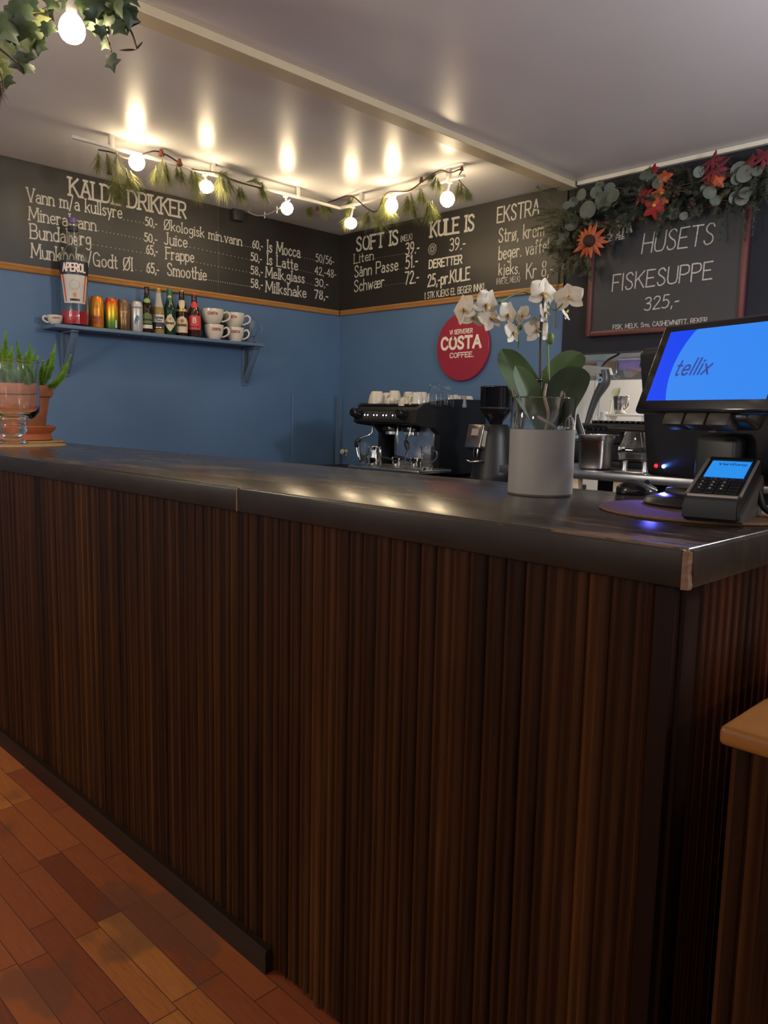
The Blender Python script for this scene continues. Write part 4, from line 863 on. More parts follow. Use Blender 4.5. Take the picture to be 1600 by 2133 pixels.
b = BM(); box(b, MX0 - .012, MX1 - .02, YM + .055, 3.60, 1.186, 1.190, .002); tube(b, [(MX1 - .02, YM + .04, 1.196), (MX0 + .02, YM + .04, 1.196), (MX0 - .008, YM + .07, 1.200), (MX0 - .008, 3.55, 1.215)], .008, 8, 5); obj('cup_rail', b, M_SIDE, t, 40, True)
for x0_, x1_ in ((MX1 - .030, MX1 + .012), (MX0 - .014, MX0 + .012)):
    big = x0_ > MX0 + .3
    pr = [(YM - .012, 1.10), (YM + .004, 1.172), (YM + .05, 1.200), (YM + .16, 1.222), (YM + .32, 1.236), (3.60, 1.238), (3.635, 1.20), (3.635, ZA + .02), (YM + .20, ZA + .02), (YM + .185, ZA + .05), (YM + .19, 1.04), (YM + .15, 1.075), (YM + .02, 1.088)]
    if not big: pr = [(y, min(z, 1.20)) for y, z in pr]
    b = BM(); prism(b, pr, x0_, x1_); obj('side_panel', b, M_SIDE, t, 30, True)
b = BM(); tube(b, [(MX1 - .031, YM + .19, ZA + .06), (MX1 - .031, YM + .19, 1.05)], .004, 8); obj('edge_trim', b, M_CHROME, t, 40, True)
def on_head(u, v): return Vector((u, YM - .0145 + (v - 1.105) * .277, v))
MB_ = mat('button_key', (.045, .045, .05), .3)
for i in range(11):
    x = MX0 + .074 + i * .0245; b = BM(); MM = Matrix.Translation(on_head(x, 1.138)) @ Matrix.Rotation(R(-15), 4, 'X')
    box(b, -.0092, .0092, -.003, .004, -.022, .022, .002, 2, MM); bt = obj('button', b, MB_, t, 30, True)
    if i not in (2, 5, 8):
        b = BM(); ball(b, on_head(x + .002, 1.139) + Vector((0, -.0035, 0)), .0042, 10); obj('button_light', b, mat('button_led', (.8, .85, 1), .4, emit=(.75, .85, 1), es=2.0, var=0), bt, 60, True)
for x in (MX0 + .022, MX1 - .075):
    b = BM(); lathe(b, [(0, 0), (.030, 0), (.030, .012), (.026, .03), (.024, .05), (.018, .056), (0, .057)], 24, Matrix.Translation(on_head(x, 1.142)) @ Matrix.Rotation(R(75), 4, 'X')); kb_ = obj('steam_knob', b, M_BLACKGL, t, 40, True)
for i, x in enumerate((MX0 + .16, MX0 + .31)):
    b = BM(); lathe(b, [(0, 1.088), (.052, 1.088), (.055, 1.078), (.055, 1.055), (.047, 1.050), (0, 1.050)], 28, Matrix.Translation((x, YM + .13, 0))); g_ = obj('group_head', b, M_BLACKGL, t, 40, True)
    b = BM(); lathe(b, [(0, 1.052), (.040, 1.052), (.040, 1.034), (.034, 1.030), (0, 1.030)], 24, Matrix.Translation((x, YM + .13, 0))); obj('shower_ring', b, M_CHROME, g_, 40, True)
b = BM(); tube(b, [(MX0 + .235, YM + .10, 1.088), (MX0 + .235, YM + .09, 1.03)], .007, 10); tube(b, [(MX0 + .235, YM + .09, .985), (MX0 + .232, YM + .09, .95)], .006, 10); tube(b, [(MX0 + .235, YM + .09, 1.03), (MX0 + .235, YM + .09, .985)], .010, 10); obj('water_spout', b, M_CHROME, t, 50, True)
for x, s in ((MX0 + .085, -1), (MX1 - .075, 1)):
    b = BM(); q = [(x, YM + .05, 1.09), (x, YM + .035, 1.035), (x - .05 * (s < 0) + .0 * s, YM + .01, 1.01), (x - .075 * (s < 0) + .022 * (s > 0), YM - .002, .985)]
    if s < 0: q2 = [q[-1], (x - .08, YM - .002, .955), (x - .055, YM, .88)]
    else: q2 = [q[-1], (x + .030, YM - .004, .96), (x - .005, YM - .002, .872)]
    tube(b, q, .0055, 10, 6); tube(b, q2, .005, 10, 6); sw = obj('steam_wand', b, M_CHROME, t, 60, True)
    b = BM(); c_ = Vector(q2[0]); tube(b, [Vector(q[-2]).lerp(c_, .3), c_, Vector(q2[1])], [.011, .015, .010], 10, 5); obj('rubber_grip', b, M_BLACKMAT, sw, 60, True)
gx = Vector((MX1 - .055, YM + .246, .945))
b = BM(); lathe(b, [(0, 0), (.026, 0), (.026, .008), (0, .008)], 28, Matrix.Translation(gx) @ Matrix.Rotation(R(90), 4, 'X')); ga = obj('pressure_gauge', b, M_WHITEPL, t, 40, True)
b = BM(); lathe(b, [(.024, .008), (.030, .008), (.030, .012), (.024, .012)], 28, Matrix.Translation(gx) @ Matrix.Rotation(R(90), 4, 'X'), True); obj('gauge_rim', b, M_BLACKGL, ga, 40, True)
b = BM(); box(b, gx.x - .001, gx.x + .016, gx.y - .010, gx.y - .009, gx.z - .001, gx.z + .001); box(b, gx.x - .001, gx.x + .001, gx.y - .010, gx.y - .009, gx.z, gx.z + .014); obj('gauge_hand', b, M_INK, ga, 0, True)
b = BM(); box(b, gx.x - .022, gx.x + .018, YM + .2475, YM + .2495, .866, .906, .0008); st_ = obj('sticker', b, M_LWHITE, t, 0, True)
b = BM(); box(b, gx.x - .016, gx.x - .010, YM + .246, YM + .2474, .872, .892); box(b, gx.x - .016, gx.x - .010, YM + .246, YM + .2474, .895, .900)
for k in range(4): box(b, gx.x - .004, gx.x + .012, YM + .246, YM + .2474, .874 + k * .007, .877 + k * .007)
obj('sticker_print', b, M_INK, st_, 0, True)

# cups warming on top, upside down
CW = 'cream cups warming on the coffee machine'
def warm_cup(px, py, y, r, h, label, hd=None, tilt=(0, 0), cups_on=None):
    P = at(px, py, 1, y); z0 = 1.1915 if cups_on is None else cups_on
    t = thing('coffee_cup', label, 'cup', (P.x, y, z0), 0, CW)
    b = BM(); lathe(b, [(0, h * .93), (r * .50, h * .95), (r * .52, h), (r * .60, h), (r * .66, h * .93), (r * .86, h * .68), (r * .96, h * .35), (r, .0), (r - .004, 0), (r * .92, h * .35), (r * .8, h * .68), (r * .4, h * .88), (0, h * .88)], 30); obj('cup_body', b, M_CERAMIC, t, 50)
    if hd is not None:
        b = BM(); ca, sa = math.cos(hd), math.sin(hd)
        tube(b, [Vector((ca * x * r, sa * x * r, z * h)) for x, z in ((.96, .22), (1.25, .12), (1.45, .36), (1.30, .66), (.84, .74))], [.0045, .0055, .0045], 9, 6); obj('handle', b, M_CERAMIC, t, 60)
    return t
Z2 = 1.1915
warm_cup(785, 830, 3.16, .050, .083, 'big cream cup upside down at the outer end of the machine top')
warm_cup(808, 830, 3.30, .047, .080, 'cream cup half hidden behind the big cup at the outer end of the machine top')
warm_cup(814, 846, 3.13, .036, .044, 'small cream cup under another cup, beside the big one at the machine end', R(-60))
warm_cup(822, 830, 3.22, .043, .088, 'tall cream cup with its front handle, over the row of buttons', R(-100))
warm_cup(843, 846, 3.11, .036, .046, 'small cream cup in the front row with a side handle, over the middle buttons', R(200))
warm_cup(851, 830, 3.34, .040, .086, 'cream cup in the rear row behind the small cups, fourth from the machine end')
warm_cup(868, 846, 3.13, .038, .074, 'cream cup beside the carafes with a front handle', R(-95))
warm_cup(879, 835, 3.30, .042, .082, 'cream cup in the rear row close to the carafes')
warm_cup(946, 840, 3.42, .034, .070, 'cream cup just behind the second carafe')
warm_cup(962, 838, 3.52, .032, .068, 'cream cup between carafe and grinder, behind the grey tamper')
warm_cup(976, 836, 3.58, .034, .068, 'cream cup on the machine top closest to the grinder')
for px, y, lab in ((904, 3.18, 'glass carafe upside down on the machine top, nearer the cups'), (930, 3.30, 'glass carafe upside down on the machine top, nearer the grinder')):
    P = at(px, 840, 1, y); t = thing('glass_carafe', lab, 'carafe', (P.x, y, 1.1915), 0, 'upturned glass carafes')
    b = BM(); pr = [(.040, 0), (.042, .02), (.040, .055), (.030, .085), (.022, .100), (.024, .112), (.029, .120)]
    lathe(b, pr + [(r - .0028, z) for r, z in reversed(pr)], 28, None, True); obj('carafe_body', b, M_GLASS, t, 50)
P = at(965, 832, 1, 3.44); t = thing('tamper', 'grey tamper standing among the cups on the coffee machine', 'tamper', (P.x, 3.44, 1.1915))
b = BM(); lathe(b, [(0, 0), (.020, 0), (.022, .01), (.017, .03), (.0155, .062), (.013, .066), (0, .067)], 20); obj('tamper_body', b, mat('taupe_grip', (.30, .26, .24), .5), t, 40)
# glasses, jug and filter holders on the drip tray
ZD = ZA + .0585
def latte(px, y, lab):
    P = at(px, 975, 1, y); t = thing('latte_glass', lab, 'glass', (P.x, y, ZD), 0, 'glasses on the drip tray')
    b = BM(); pr = [(.024, .001), (.025, .006), (.027, .02), (.038, .125)]; lathe(b, [(0, .001)] + pr + [(r - .0028, z) for r, z in reversed(pr[2:])] + [(.02, .012), (0, .012)], 28); obj('glass_body', b, M_GLASS, t, 50)
    b = BM(); tube(b, [(.036, 0, .105), (.060, 0, .10), (.062, 0, .07), (.033, 0, .045)], .0042, 8, 6); obj('handle', b, M_GLASS, t, 60)
latte(757, YM + .0, 'tall handled glass on the drip tray under the outer steam wand'); latte(890, YM - .005, 'tall handled glass on the drip tray in front of the gauge')
P = at(780, 965, 1, 3.10); t = thing('milk_jug', 'steel milk jug on the drip tray beside the outer glass', 'jug', (P.x, 3.10, ZD))
b = BM(); pr = [(.038, .001), (.040, .006), (.040, .05), (.034, .08), (.036, .105)]; lathe(b, [(0, .001)] + pr + [(r - .002, z) for r, z in reversed(pr)] + [(0, .005)], 28); obj('jug_body', b, M_CHROME, t, 50)
b = BM(); tube(b, [(.034, -.01, .098), (.062, -.02, .095), (.066, -.02, .05), (.040, -.012, .02)], .006, 8, 6); obj('handle', b, M_CHROME, t, 60)
for px, py, y, lab in ((828, 963, 3.17, 'chrome filter holder lying on the drip tray beside the steel jug'), (866, 962, 3.21, 'chrome filter holder lying on the tray in front of the mirror panel')):
    P = at(px, py, 1, y); t = thing('filter_holder', lab, 'filter holder', (P.x, y, ZD), R(20), 'filter holders on the tray')
    b = BM(); lathe(b, [(0, 0), (.030, 0), (.031, .028), (.037, .032), (.037, .046), (.033, .046), (.030, .030), (0, .028)], 28); obj('basket', b, M_CHROME, t, 50)
    b = BM(); tube(b, [(-.033, 0, .03), (-.06, -.01, .04), (-.115, -.03, .05)], [.007, .009, .012], 10, 5); obj('handle', b, M_BLACKMAT, t, 60)

# grinder
P = at(1026, 990, 1, 3.12); GX = P.x - .062; GY = 3.14
t = thing('coffee_grinder', 'black coffee grinder with a dark bean hopper next to the espresso machine', 'coffee grinder', (GX, GY, ZA))
ZG = at(1026, 884, 1, 3.14).z; ZT2 = at(1026, 806, 1, 3.14).z
b = BM(); lathe(b, [(0, ZA), (.12, ZA), (.125, ZA + .02), (.115, ZA + .06), (.105, ZA + .12), (.085, ZG - .06), (.070, ZG - .012), (.060, ZG), (0, ZG)], 36, Matrix.Translation((GX + .01, GY + .06, 0))); obj('motor_body', b, M_SIDE, t, 40, True)
b = BM(); lathe(b, [(.030, ZG - .01), (.034, ZG + .01), (.052, ZG + .035), (.076, ZG + .070), (.080, ZG + .080), (.084, ZT2 - .004), (.086, ZT2), (.083, ZT2 + .004), (.075, ZT2 + .006), (0, ZT2 + .008)], 40, Matrix.Translation((GX + .01, GY + .06, 0))); hp_ = obj('bean_hopper', b, M_BLACKGL, t, 40, True)
b = BM(); lathe(b, [(.078, ZG + .076), (.0845, ZG + .078), (.0845, ZG + .084), (.078, ZG + .086)], 40, Matrix.Translation((GX + .01, GY + .06, 0)), True); obj('hopper_ring', b, M_BLACKMAT, hp_, 40, True)
zd0 = at(1005, 938, 1, GY - .06).z; zd1 = at(1005, 886, 1, GY - .06).z
MM = Matrix.Translation((GX - .028, GY - .03, (zd0 + zd1) / 2)) @ Matrix.Rotation(R(-14), 4, 'X')
hh = (zd1 - zd0) / 2
b = BM(); box(b, -.055, .045, -.03, .05, -hh, hh, .006, 3, MM); dp = obj('display_head', b, mat('smoked_steel', (.22, .20, .19), .2, .9, var=.1), t, 30, True)
b = BM(); box(b, -.024, .020, -.0315, -.030, hh * .05, hh * .62, .001, 1, MM); obj('display_label', b, mat('warm_grey_label', (.34, .29, .26), .5), dp, 0, True)
b = BM(); box(b, .0455, .0462, -.02, .03, -hh * .75, hh * .55, .0003, 1, MM); obj('side_sticker', b, mat('olive_sticker', (.36, .35, .24), .5), dp, 0, True)
b = BM(); z_ = zd0 - .004; tube(b, [(GX - .02, GY - .05, z_ + .02), (GX - .02, GY - .055, z_ - .03)], [.018, .012], 14); tube(b, [(GX - .055, GY - .08, z_ - .050), (GX - .02, GY - .085, z_ - .056), (GX + .022, GY - .08, z_ - .050)], .0045, 8, 5); tube(b, [(GX + .018, GY - .08, z_ - .05), (GX + .018, GY - .02, z_ - .045)], .005, 8); tube(b, [(GX - .052, GY - .08, z_ - .05), (GX - .046, GY - .02, z_ - .045)], .005, 8); obj('dosing_fork', b, M_CHROME, t, 50, True)

# steel counter running through the hatch
ZB = .920; YB_ = 2.93
t = thing('steel_counter', 'steel counter running under the charcoal wall into the kitchen', 'counter', (-1.6, 3.5, 0))
xl_ = at(1040, 963, 1, YB_).x
M_BSTEEL = mat('dull_steel', (.30, .31, .33), .30, .9, var=.12, scale=30)
b = BM(); box(b, xl_, -.92, YB_, 4.15, ZB - .034, ZB, .003); obj('counter_top', b, M_BSTEEL, t, 30, True)
for x, y in ((at(1200, 1000, 1, YB_ + .03).x, YB_ + .03), (at(1292, 1010, 1, YB_ + .03).x, YB_ + .03), (-2.0, 4.1), (-1.0, 4.1)):
    b = BM(); box(b, x - .022, x + .022, y - .02, y + .02, 0, ZB - .034, .003); obj('leg', b, M_CREAM if x < -1.6 else mat('pale_steel_leg', (.42, .40, .44), .4, .5), t, 30, True)
b = BM(); box(b, xl_ + .22, -.95, YB_ + .05, 4.1, .62, .65, .002); obj('lower_shelf', b, M_STEEL, t, 30, True)
b = BM(); box(b, xl_ + .24, -.95, 3.4, 4.09, .655, ZB - .036, .003); obj('drawer_block', b, M_BLACKPL, t, 30, True)

# ================================================================== THINGS IN THE KITCHEN HATCH
def base(px, y): return Vector((at(px, 965, 1, y).x, y, ZB + .0005))
p = base(1240, 3.08); t = thing('steel_container', 'deep steel food container with a black-handled utensil on the steel counter', 'container', p, R(4)); t.scale = (.9, .9, 1.1)
W1, H1 = .072, .135
def tub(b, prof, n=9, ex=4.5):
    rings = []
    for r, z in prof:
        ring = []
        for i in range(4 * n):
            a = 2 * math.pi * i / (4 * n); k = (abs(math.cos(a)) ** ex + abs(math.sin(a)) ** ex) ** (-1 / ex)
            ring.append(b.verts.new((r * k * math.cos(a), r * k * math.sin(a), z)))
        rings.append(ring)
    for a, c in zip(rings, rings[1:]):
        for i in range(4 * n): b.faces.new((a[i], a[(i + 1) % (4 * n)], c[(i + 1) % (4 * n)], c[i]))
    b.faces.new(rings[0][::-1]); b.faces.new(rings[-1]); return b
b = BM(); tub(b, [(.058, .001), (.066, .008), (.071, .105), (.073, .108), (.074, .134), (.088, .136), (.088, .139), (.072, .139), (.070, .12), (.064, .012)]); obj('tub', b, mat('tub_steel', (.42, .39, .37), .25, 1, var=.08), t, 40)
p2 = p + Vector((-.03, .01, .02)); t = thing('serving_spatula', 'black spatula standing in the steel container', 'spatula', p2)
b = BM(); box(b, -.016, .016, -.004, .004, .02, .23, .003, 2, Matrix.Rotation(R(-22), 4, 'Y')); obj('handle', b, M_BLACKPL, t, 30)
b = BM(); box(b, .0162, .0185, -.003, .003, .02, .22, .001, 1, Matrix.Rotation(R(-22), 4, 'Y')); obj('steel_edge', b, M_CHROME, t, 30)

p = base(1300, 3.42); t = thing('contact_grill', 'black ribbed contact grill behind the steel container on the steel counter', 'grill', p)
b = BM(); box(b, -.13, .20, -.12, .14, .03, .11, .01); box(b, -.12, .19, -.11, .13, 0, .03, .004); obj('grill_base', b, M_BLACKPL, t, 30)
b = BM(); prism(b, [(-.13, .115), (-.125, .165), (-.05, .205), (.12, .205), (.14, .115)], -.14, .21)
for i in range(12): box(b, -.125 + i * .027, -.113 + i * .027, -.10, .11, .200, .214, .003)
obj('grill_lid', b, M_BLACKGL, t, 30)
b = BM(); tube(b, [(-.13, -.1, .18), (-.14, -.2, .19), (.2, -.2, .19), (.2, -.1, .18)], .011, 10); obj('handle', b, M_BLACKPL, t, 40)
# two clear trays
for i, (dz, lab) in enumerate(((0, 'clear glass tray, lower of the pair on the steel counter beside the till'), (.046, 'clear glass lid leaning over the tray beside the till'))):
    p = base(1322, 3.06); t = thing('glass_tray', lab, 'tray', p + Vector((0, 0, .05 + dz)), R(5), 'clear trays on the counter'); t.scale = (.72, .72, .9)
    b = BM()
    if i == 0: tub(b, [(.070, 0), (.078, .004), (.086, .034), (.090, .036), (.083, .036), (.073, .006)], 8, 6)
    else: tub(b, [(.050, .0), (.082, -.004), (.080, .012), (.050, .085), (.020, .088), (.046, .082), (.076, .010)], 8, 6)
    obj('tray_body', b, M_GLASS, t, 40)
b = BM(); p = base(1322, 3.06)
for dx in (-.045, .045): lathe(b, [(0, 0), (.014, 0), (.010, .02), (.010, .045), (.016, .049), (0, .049)], 14, Matrix.Translation((dx, 0, 0)))
box(b, -.065, .065, -.045, .045, 0, .006, .002)
o = obj('tray_stand', b, M_STEEL, None, 40); o.location = p; tag(o, 'small steel stand under the glass tray beside the till', 'stand')

YK = 3.62
def base2(px, y=YK): return Vector((at(px, 870, 1, y).x, y, ZB + .0005))
p = base2(1217); t = thing('blender', 'kitchen blender with clear jug and dark curved handle in the hatch', 'blender', p)
b = BM(); box(b, -.10, .10, -.10, .10, 0, .12, .02, 3); bb = obj('motor_base', b, M_BLACKPL, t, 40)
zt_ = at(1235, 768, 1, YK).z - p.z
b = BM(); pr = [(.055, .122), (.066, .16), (.078, zt_ - .05), (.080, zt_ - .03)]; lathe(b, [(0, .122)] + pr + [(r - .003, z) for r, z in reversed(pr)], 8, Matrix.Rotation(R(22.5), 4, 'Z')); obj('jug', b, M_GLASS, t, 30)
b = BM(); pr = [(-.085, zt_ - .028), (-.085, zt_ - .01), (-.05, zt_ + .008), (.05, zt_ + .014), (.10, zt_ + .006), (.115, zt_ - .03)]
MM = Matrix(((0, 1, 0, 0), (1, 0, 0, 0), (0, 0, 1, 0), (0, 0, 0, 1))); prism(b, pr, -.07, .07, MM); obj('sound_lid', b, mat('grey_lid', (.30, .29, .27), .25), t, 30)
b = BM(); tube(b, [(.112, -.02, zt_ - .01), (.118, -.02, zt_ - .07), (.080, -.03, zt_ - .15), (.045, -.04, zt_ - .27), (.035, -.05, .13)], [.026, .030, .020, .014, .012], 12, 6); hd = obj('handle', b, mat('charcoal_handle', (.05, .05, .05), .35), t, 60)
b = BM(); lathe(b, [(.006, 0), (.016, 0), (.016, .004), (.006, .004)], 18, Matrix.Translation((.112, -.050, zt_ - .06)) @ Matrix.Rotation(R(90), 4, 'X'), True); obj('badge', b, M_CHROME, hd, 40)
p = base2(1258, 3.8); t = thing('squeeze_bottle', 'clear plastic bottle behind the blender handle in the hatch', 'bottle', p)
b = BM(); pr = [(.048, 0), (.05, .01), (.05, .17), (.035, .215), (.020, .235), (.020, .26)]; lathe(b, [(0, 0)] + pr + [(0, .262)], 24); obj('bottle_body', b, mat('frosted_plastic', (.62, .62, .58), .35, var=.05, trans=0), t, 50)
p = base2(1203, 3.75); t = thing('cleaner_bottle', 'pale blue plastic bottle beside the blender jug in the hatch', 'bottle', p)
b = BM(); pr = [(.042, 0), (.045, .01), (.045, .12), (.025, .20), (.013, .22), (.013, .25)]; lathe(b, [(0, 0)] + pr + [(0, .25)], 24); obj('bottle_body', b, mat('pale_blue_plastic', (.30, .46, .58), .3, var=.05), t, 50)
p = base2(1284, 3.88); t = thing('measuring_jug', 'frosted plastic measuring jug beside the steel mug in the hatch', 'jug', p)
b = BM(); pr = [(.05, 0), (.052, .01), (.058, .16), (.060, .165)]; lathe(b, [(0, .0)] + pr + [(r - .003, z) for r, z in reversed(pr)] + [(0, .01)], 24); obj('jug_body', b, mat('frosted_plastic', (), .3), t, 50)
p = base2(1291, 3.64); p.z = at(1291, 862, 1, 3.64).z
t = thing('steel_mug', 'steel mug with a thin handle on a raised tray in the hatch', 'mug', p, R(-25))
b = BM(); pr = [(.024, 0), (.028, .004), (.034, .06), (.036, .085), (.037, .087)]; lathe(b, [(0, 0)] + pr + [(r - .002, z) for r, z in reversed(pr)] + [(0, .006)], 24); obj('mug_body', b, M_STEEL, t, 50)
b = BM(); tube(b, [(.034, 0, .080), (.058, 0, .085), (.063, 0, .06), (.056, 0, .03), (.031, 0, .022)], .0038, 8, 6); obj('handle', b, M_CHROME, t, 60)
zt3 = p.z
b = BM(); box(b, -.055, .16, -.05, .045, -.012, 0, .003); box(b, -.05, -.035, -.045, .040, -(zt3 - ZB) + .002, -.012); box(b, .14, .155, -.045, .040, -(zt3 - ZB) + .002, -.012)
o = obj('raised_tray', b, M_WHITEPL, None, 30); o.location = (p.x, 3.64, zt3 - .0006); tag(o, 'narrow white raised tray under the steel mug in the hatch', 'tray')
p = at(1282, 822, 1, 3.88); t = thing('serving_ladle', 'pale yellow ladle leaning out of the measuring jug', 'ladle', (p.x, 3.88, p.z))
b = BM(); sheet(b, Matrix.Rotation(R(90), 4, 'X') @ Matrix.Rotation(R(-35), 4, 'Z') @ Matrix.Translation((0, -.03, 0)), .075, .048, .0, .25, 1); tube(b, [(-.02, .0, -.028), (-.045, .0, -(p.z - ZB) + .014)], .005, 8); obj('ladle_bowl', b, mat('pale_yellow_plastic', (.60, .56, .34), .4), t, 40)
# shelf over the hatch, hanging utensil, lilac box, cables
YS = 4.45; z1_ = at(1290, 752, 1, YS).z
b = BM(); box(b, -3.3, -1.2, YS - .10, YS + .25, 0, .05, .004); box(b, -3.3, -1.2, YS + .22, YS + .26, -.10, 0, .003)
o = obj('kitchen_shelf', b, mat('cream_shelf', (.62, .56, .42), .5), None, 30); o.location = (0, 0, z1_); tag(o, 'cream shelf hanging in the kitchen behind the hatch', 'shelf')
for px, lab in ((1248, 'white shelf bracket over the blender'), (1304, 'white shelf bracket beside the lilac box')):
    p = at(px, 762, 1, YS - .06); t = thing('shelf_bracket', lab, 'bracket', (p.x, YS - .05, z1_ - .0008), 0, 'brackets under the kitchen shelf')
    b = BM(); prism(b, [(0, 0), (0, -.07), (.03, -.10), (.25, -.02), (.25, 0)], -.02, .02); obj('bracket_arm', b, M_WHITEPL, t, 30)
p = at(1284, 752, 1, YS - .07); t = thing('whisk', 'thin steel whisk hanging from the kitchen shelf', 'whisk', (p.x, YS - .06, z1_ - .001))
b = BM(); zb = at(1284, 788, 1, YS - .06).z - z1_
tube(b, [(0, 0, 0), (0, 0, zb * .7)], .006, 8); obj('rod', b, M_CHROME, t, 40)
b = BM(); tube(b, [(0, 0, zb * .7), (.018, 0, zb * .85), (0, 0, zb), (-.018, 0, zb * .85), (0, 0, zb * .7)], .0035, 6, 6); obj('wire_loop', b, M_CHROME, t, 60)
p = at(1340, 752, 1, YS - .03); b = BM(); box(b, -.11, .11, 0, .15, -.06, 0, .006); box(b, -.115, .115, -.006, .15, -.012, .0, .003)
o = obj('storage_box', b, mat('lilac_plastic', (.52, .33, .55), .4), None, 30); o.location = (p.x, YS - .12, z1_ - .001); tag(o, 'lilac plastic box under the kitchen shelf behind the till', 'box')
for a_, c_, lab in (((1253, 765), (1290, 737), 'black cable hanging slantwise over the blender in the hatch'), ((1334, 765), (1346, 735), 'black cable hanging beside the lilac box in the hatch')):
    q = [at(*a_, 1, YW + .105), at((a_[0] * .6 + c_[0] * .4), a_[1] * .45 + c_[1] * .55, 1, YW + .105), at(*c_, 1, YW + .105), at(c_[0] + 25, c_[1] - 24, 1, YW + .105)]; b = BM(); tube(b, q, .006, 8, 6)
    o = obj('cable', b, M_BLACKPL, None, 60, False, q[0]); tag(o, lab, 'cable', 'black cables in the hatch')
# ================================================================== THINGS ON THE BAR, FAR END: FERN AND HURRICANE VASE
T0 = HB + .0004
VP_ = Vector((-3.30, 1.165, T0)); PP = Vector((-3.700, 1.342, T0))
for c_, r_, lab in ((VP_, .20, 'round cork mat under the clear hurricane vase'), (PP, .185, 'round cork mat under the terracotta plant pot')):
    b = BM(); lathe(b, [(0, 0), (r_, 0), (r_ + .001, .003), (r_ - .001, .006), (0, .006)], 56); o = obj('cork_mat', b, M_CORK, None, 30); o.location = c_; tag(o, lab, 'mat')
t = thing('hurricane_vase', 'clear footed hurricane vase on the near cork mat', 'vase', VP_ + Vector((0, 0, .0065)))
pr = [(.058, .002), (.060, .006), (.040, .018), (.036, .030), (.052, .045), (.060, .062), (.050, .078), (.052, .088), (.085, .105), (.103, .128), (.106, .155), (.106, .29), (.105, .318), (.108, .328)]
b = BM(); lathe(b, [(0, .002)] + pr + [(.105, .330)] + [(.1025, .316), (.1030, .29), (.1030, .157), (.098, .132), (.070, .114), (.030, .108), (0, .118)], 56); obj('vase_body', b, M_GLASS, t, 50)
b = BM(); lathe(b, [(0, 0), (.130, 0), (.136, .004), (.128, .030), (.148, .050), (.152, .062), (.145, .066), (.136, .058), (.118, .020), (0, .014)], 48); o = obj('saucer', b, M_TERRA2, None, 40); o.location = PP + Vector((0, 0, .0065)); tag(o, 'orange terracotta saucer under the plant pot', 'saucer')
PB = PP + Vector((0, 0, .0215))
t = thing('potted_fern', 'foxtail fern in a terracotta pot behind the clear vase', 'potted plant', PB)
PH = .232
b = BM(); lathe(b, [(0, 0), (.095, 0), (.100, .005), (.126, PH - .055), (.137, PH - .05), (.143, PH - .035), (.143, PH - .012), (.138, PH - .002), (.128, PH), (.120, PH - .012), (.114, PH - .05), (0, PH - .045)], 48); obj('pot', b, M_TERRA, t, 40)
b = BM(); lathe(b, [(0, PH - .035), (.06, PH - .036), (.119, PH - .045)], 30); obj('soil', b, mat('dark_soil', (.03, .02, .014), .95, var=.4, scale=90, bump=.4), t, 0)
M_FERN = mat('fern_needles', (.20, .37, .045), .5, var=.35, scale=30); M_STEMG = mat('green_stem', (.10, .16, .04), .5, var=.2)
def plume(base, tip, bend, w_):
    base, tip = Vector(base), Vector(tip); mid = (base + tip) / 2 + Vector(bend)
    P = smooth_pts([base, mid, tip], 14); b = BM(); tube(b, P, [.003, .0012], 5); st = b
    n = len(P)
    for i in range(1, n):
        q = i / (n - 1); p = P[i - 1]; d = (P[i] - P[i - 1]).normalized(); u = d.orthogonal().normalized(); v = d.cross(u); ww = w_ * min(1, .55 + 1.4 * q) * max(.22, 1 - q ** 3)
        for k in range(64):
            an = rnd(0, 6.283); pp = p.lerp(P[i], random.random()); dr = (u * math.cos(an) + v * math.sin(an) + d * rnd(.5, 1.2)).normalized(); e = pp + dr * ww * rnd(.75, 1.25)
            x = dr.orthogonal().normalized() * .0013; y = dr.cross(x)
            a = [b.verts.new(pp + (e - pp) * .15 + s_) for s_ in (x, -x * .5 + y * .87, -x * .5 - y * .87)]; z = b.verts.new(e)
            for j in range(3): b.faces.new((a[j], a[(j + 1) % 3], z))
    return obj('plume', b, M_FERN, t, 0, True)
RB = PB + Vector((0, 0, PH - .04))
for px, py, c_, bx, w_ in ((25, 722, 3.45, -.01, .024), (55, 735, 3.55, .01, .022), (5, 728, 3.5, -.02, .026), (90, 752, 3.45, .03, .02), (70, 728, 3.62, .02, .022), (108, 735, 3.62, .04, .02), (132, 760, 3.55, .06, .018), (-15, 735, 3.6, -.02, .026), (38, 765, 3.36, 0, .024), (60, 780, 3.38, .02, .022), (15, 775, 3.36, -.01, .024), (12, 690, 3.5, -.03, .026), (35, 710, 3.6, .0, .024), (-10, 716, 3.55, .0, .026), (61, 716, 3.5, 0, .022), (116, 716, 3.58, .05, .020), (148, 739, 3.52, .07, .019), (80, 742, 3.6, .02, .024), (20, 740, 3.4, -.01, .026), (45, 745, 3.42, .0, .024), (-25, 742, 3.5, -.02, .026), (98, 765, 3.5, .03, .022), (70, 770, 3.42, .01, .022), (0, 760, 3.4, -.02, .024)):
    tip = atc(px, py, c_); bs = RB + Vector((rnd(-.05, .05), rnd(-.05, .05), 0)) + Vector((tip.x - RB.x, tip.y - RB.y, 0)) * .25
    plume(bs, tip, AX_R * bx * .45 + Vector((0, 0, -abs(bx) * .35)), w_ * 1.25)

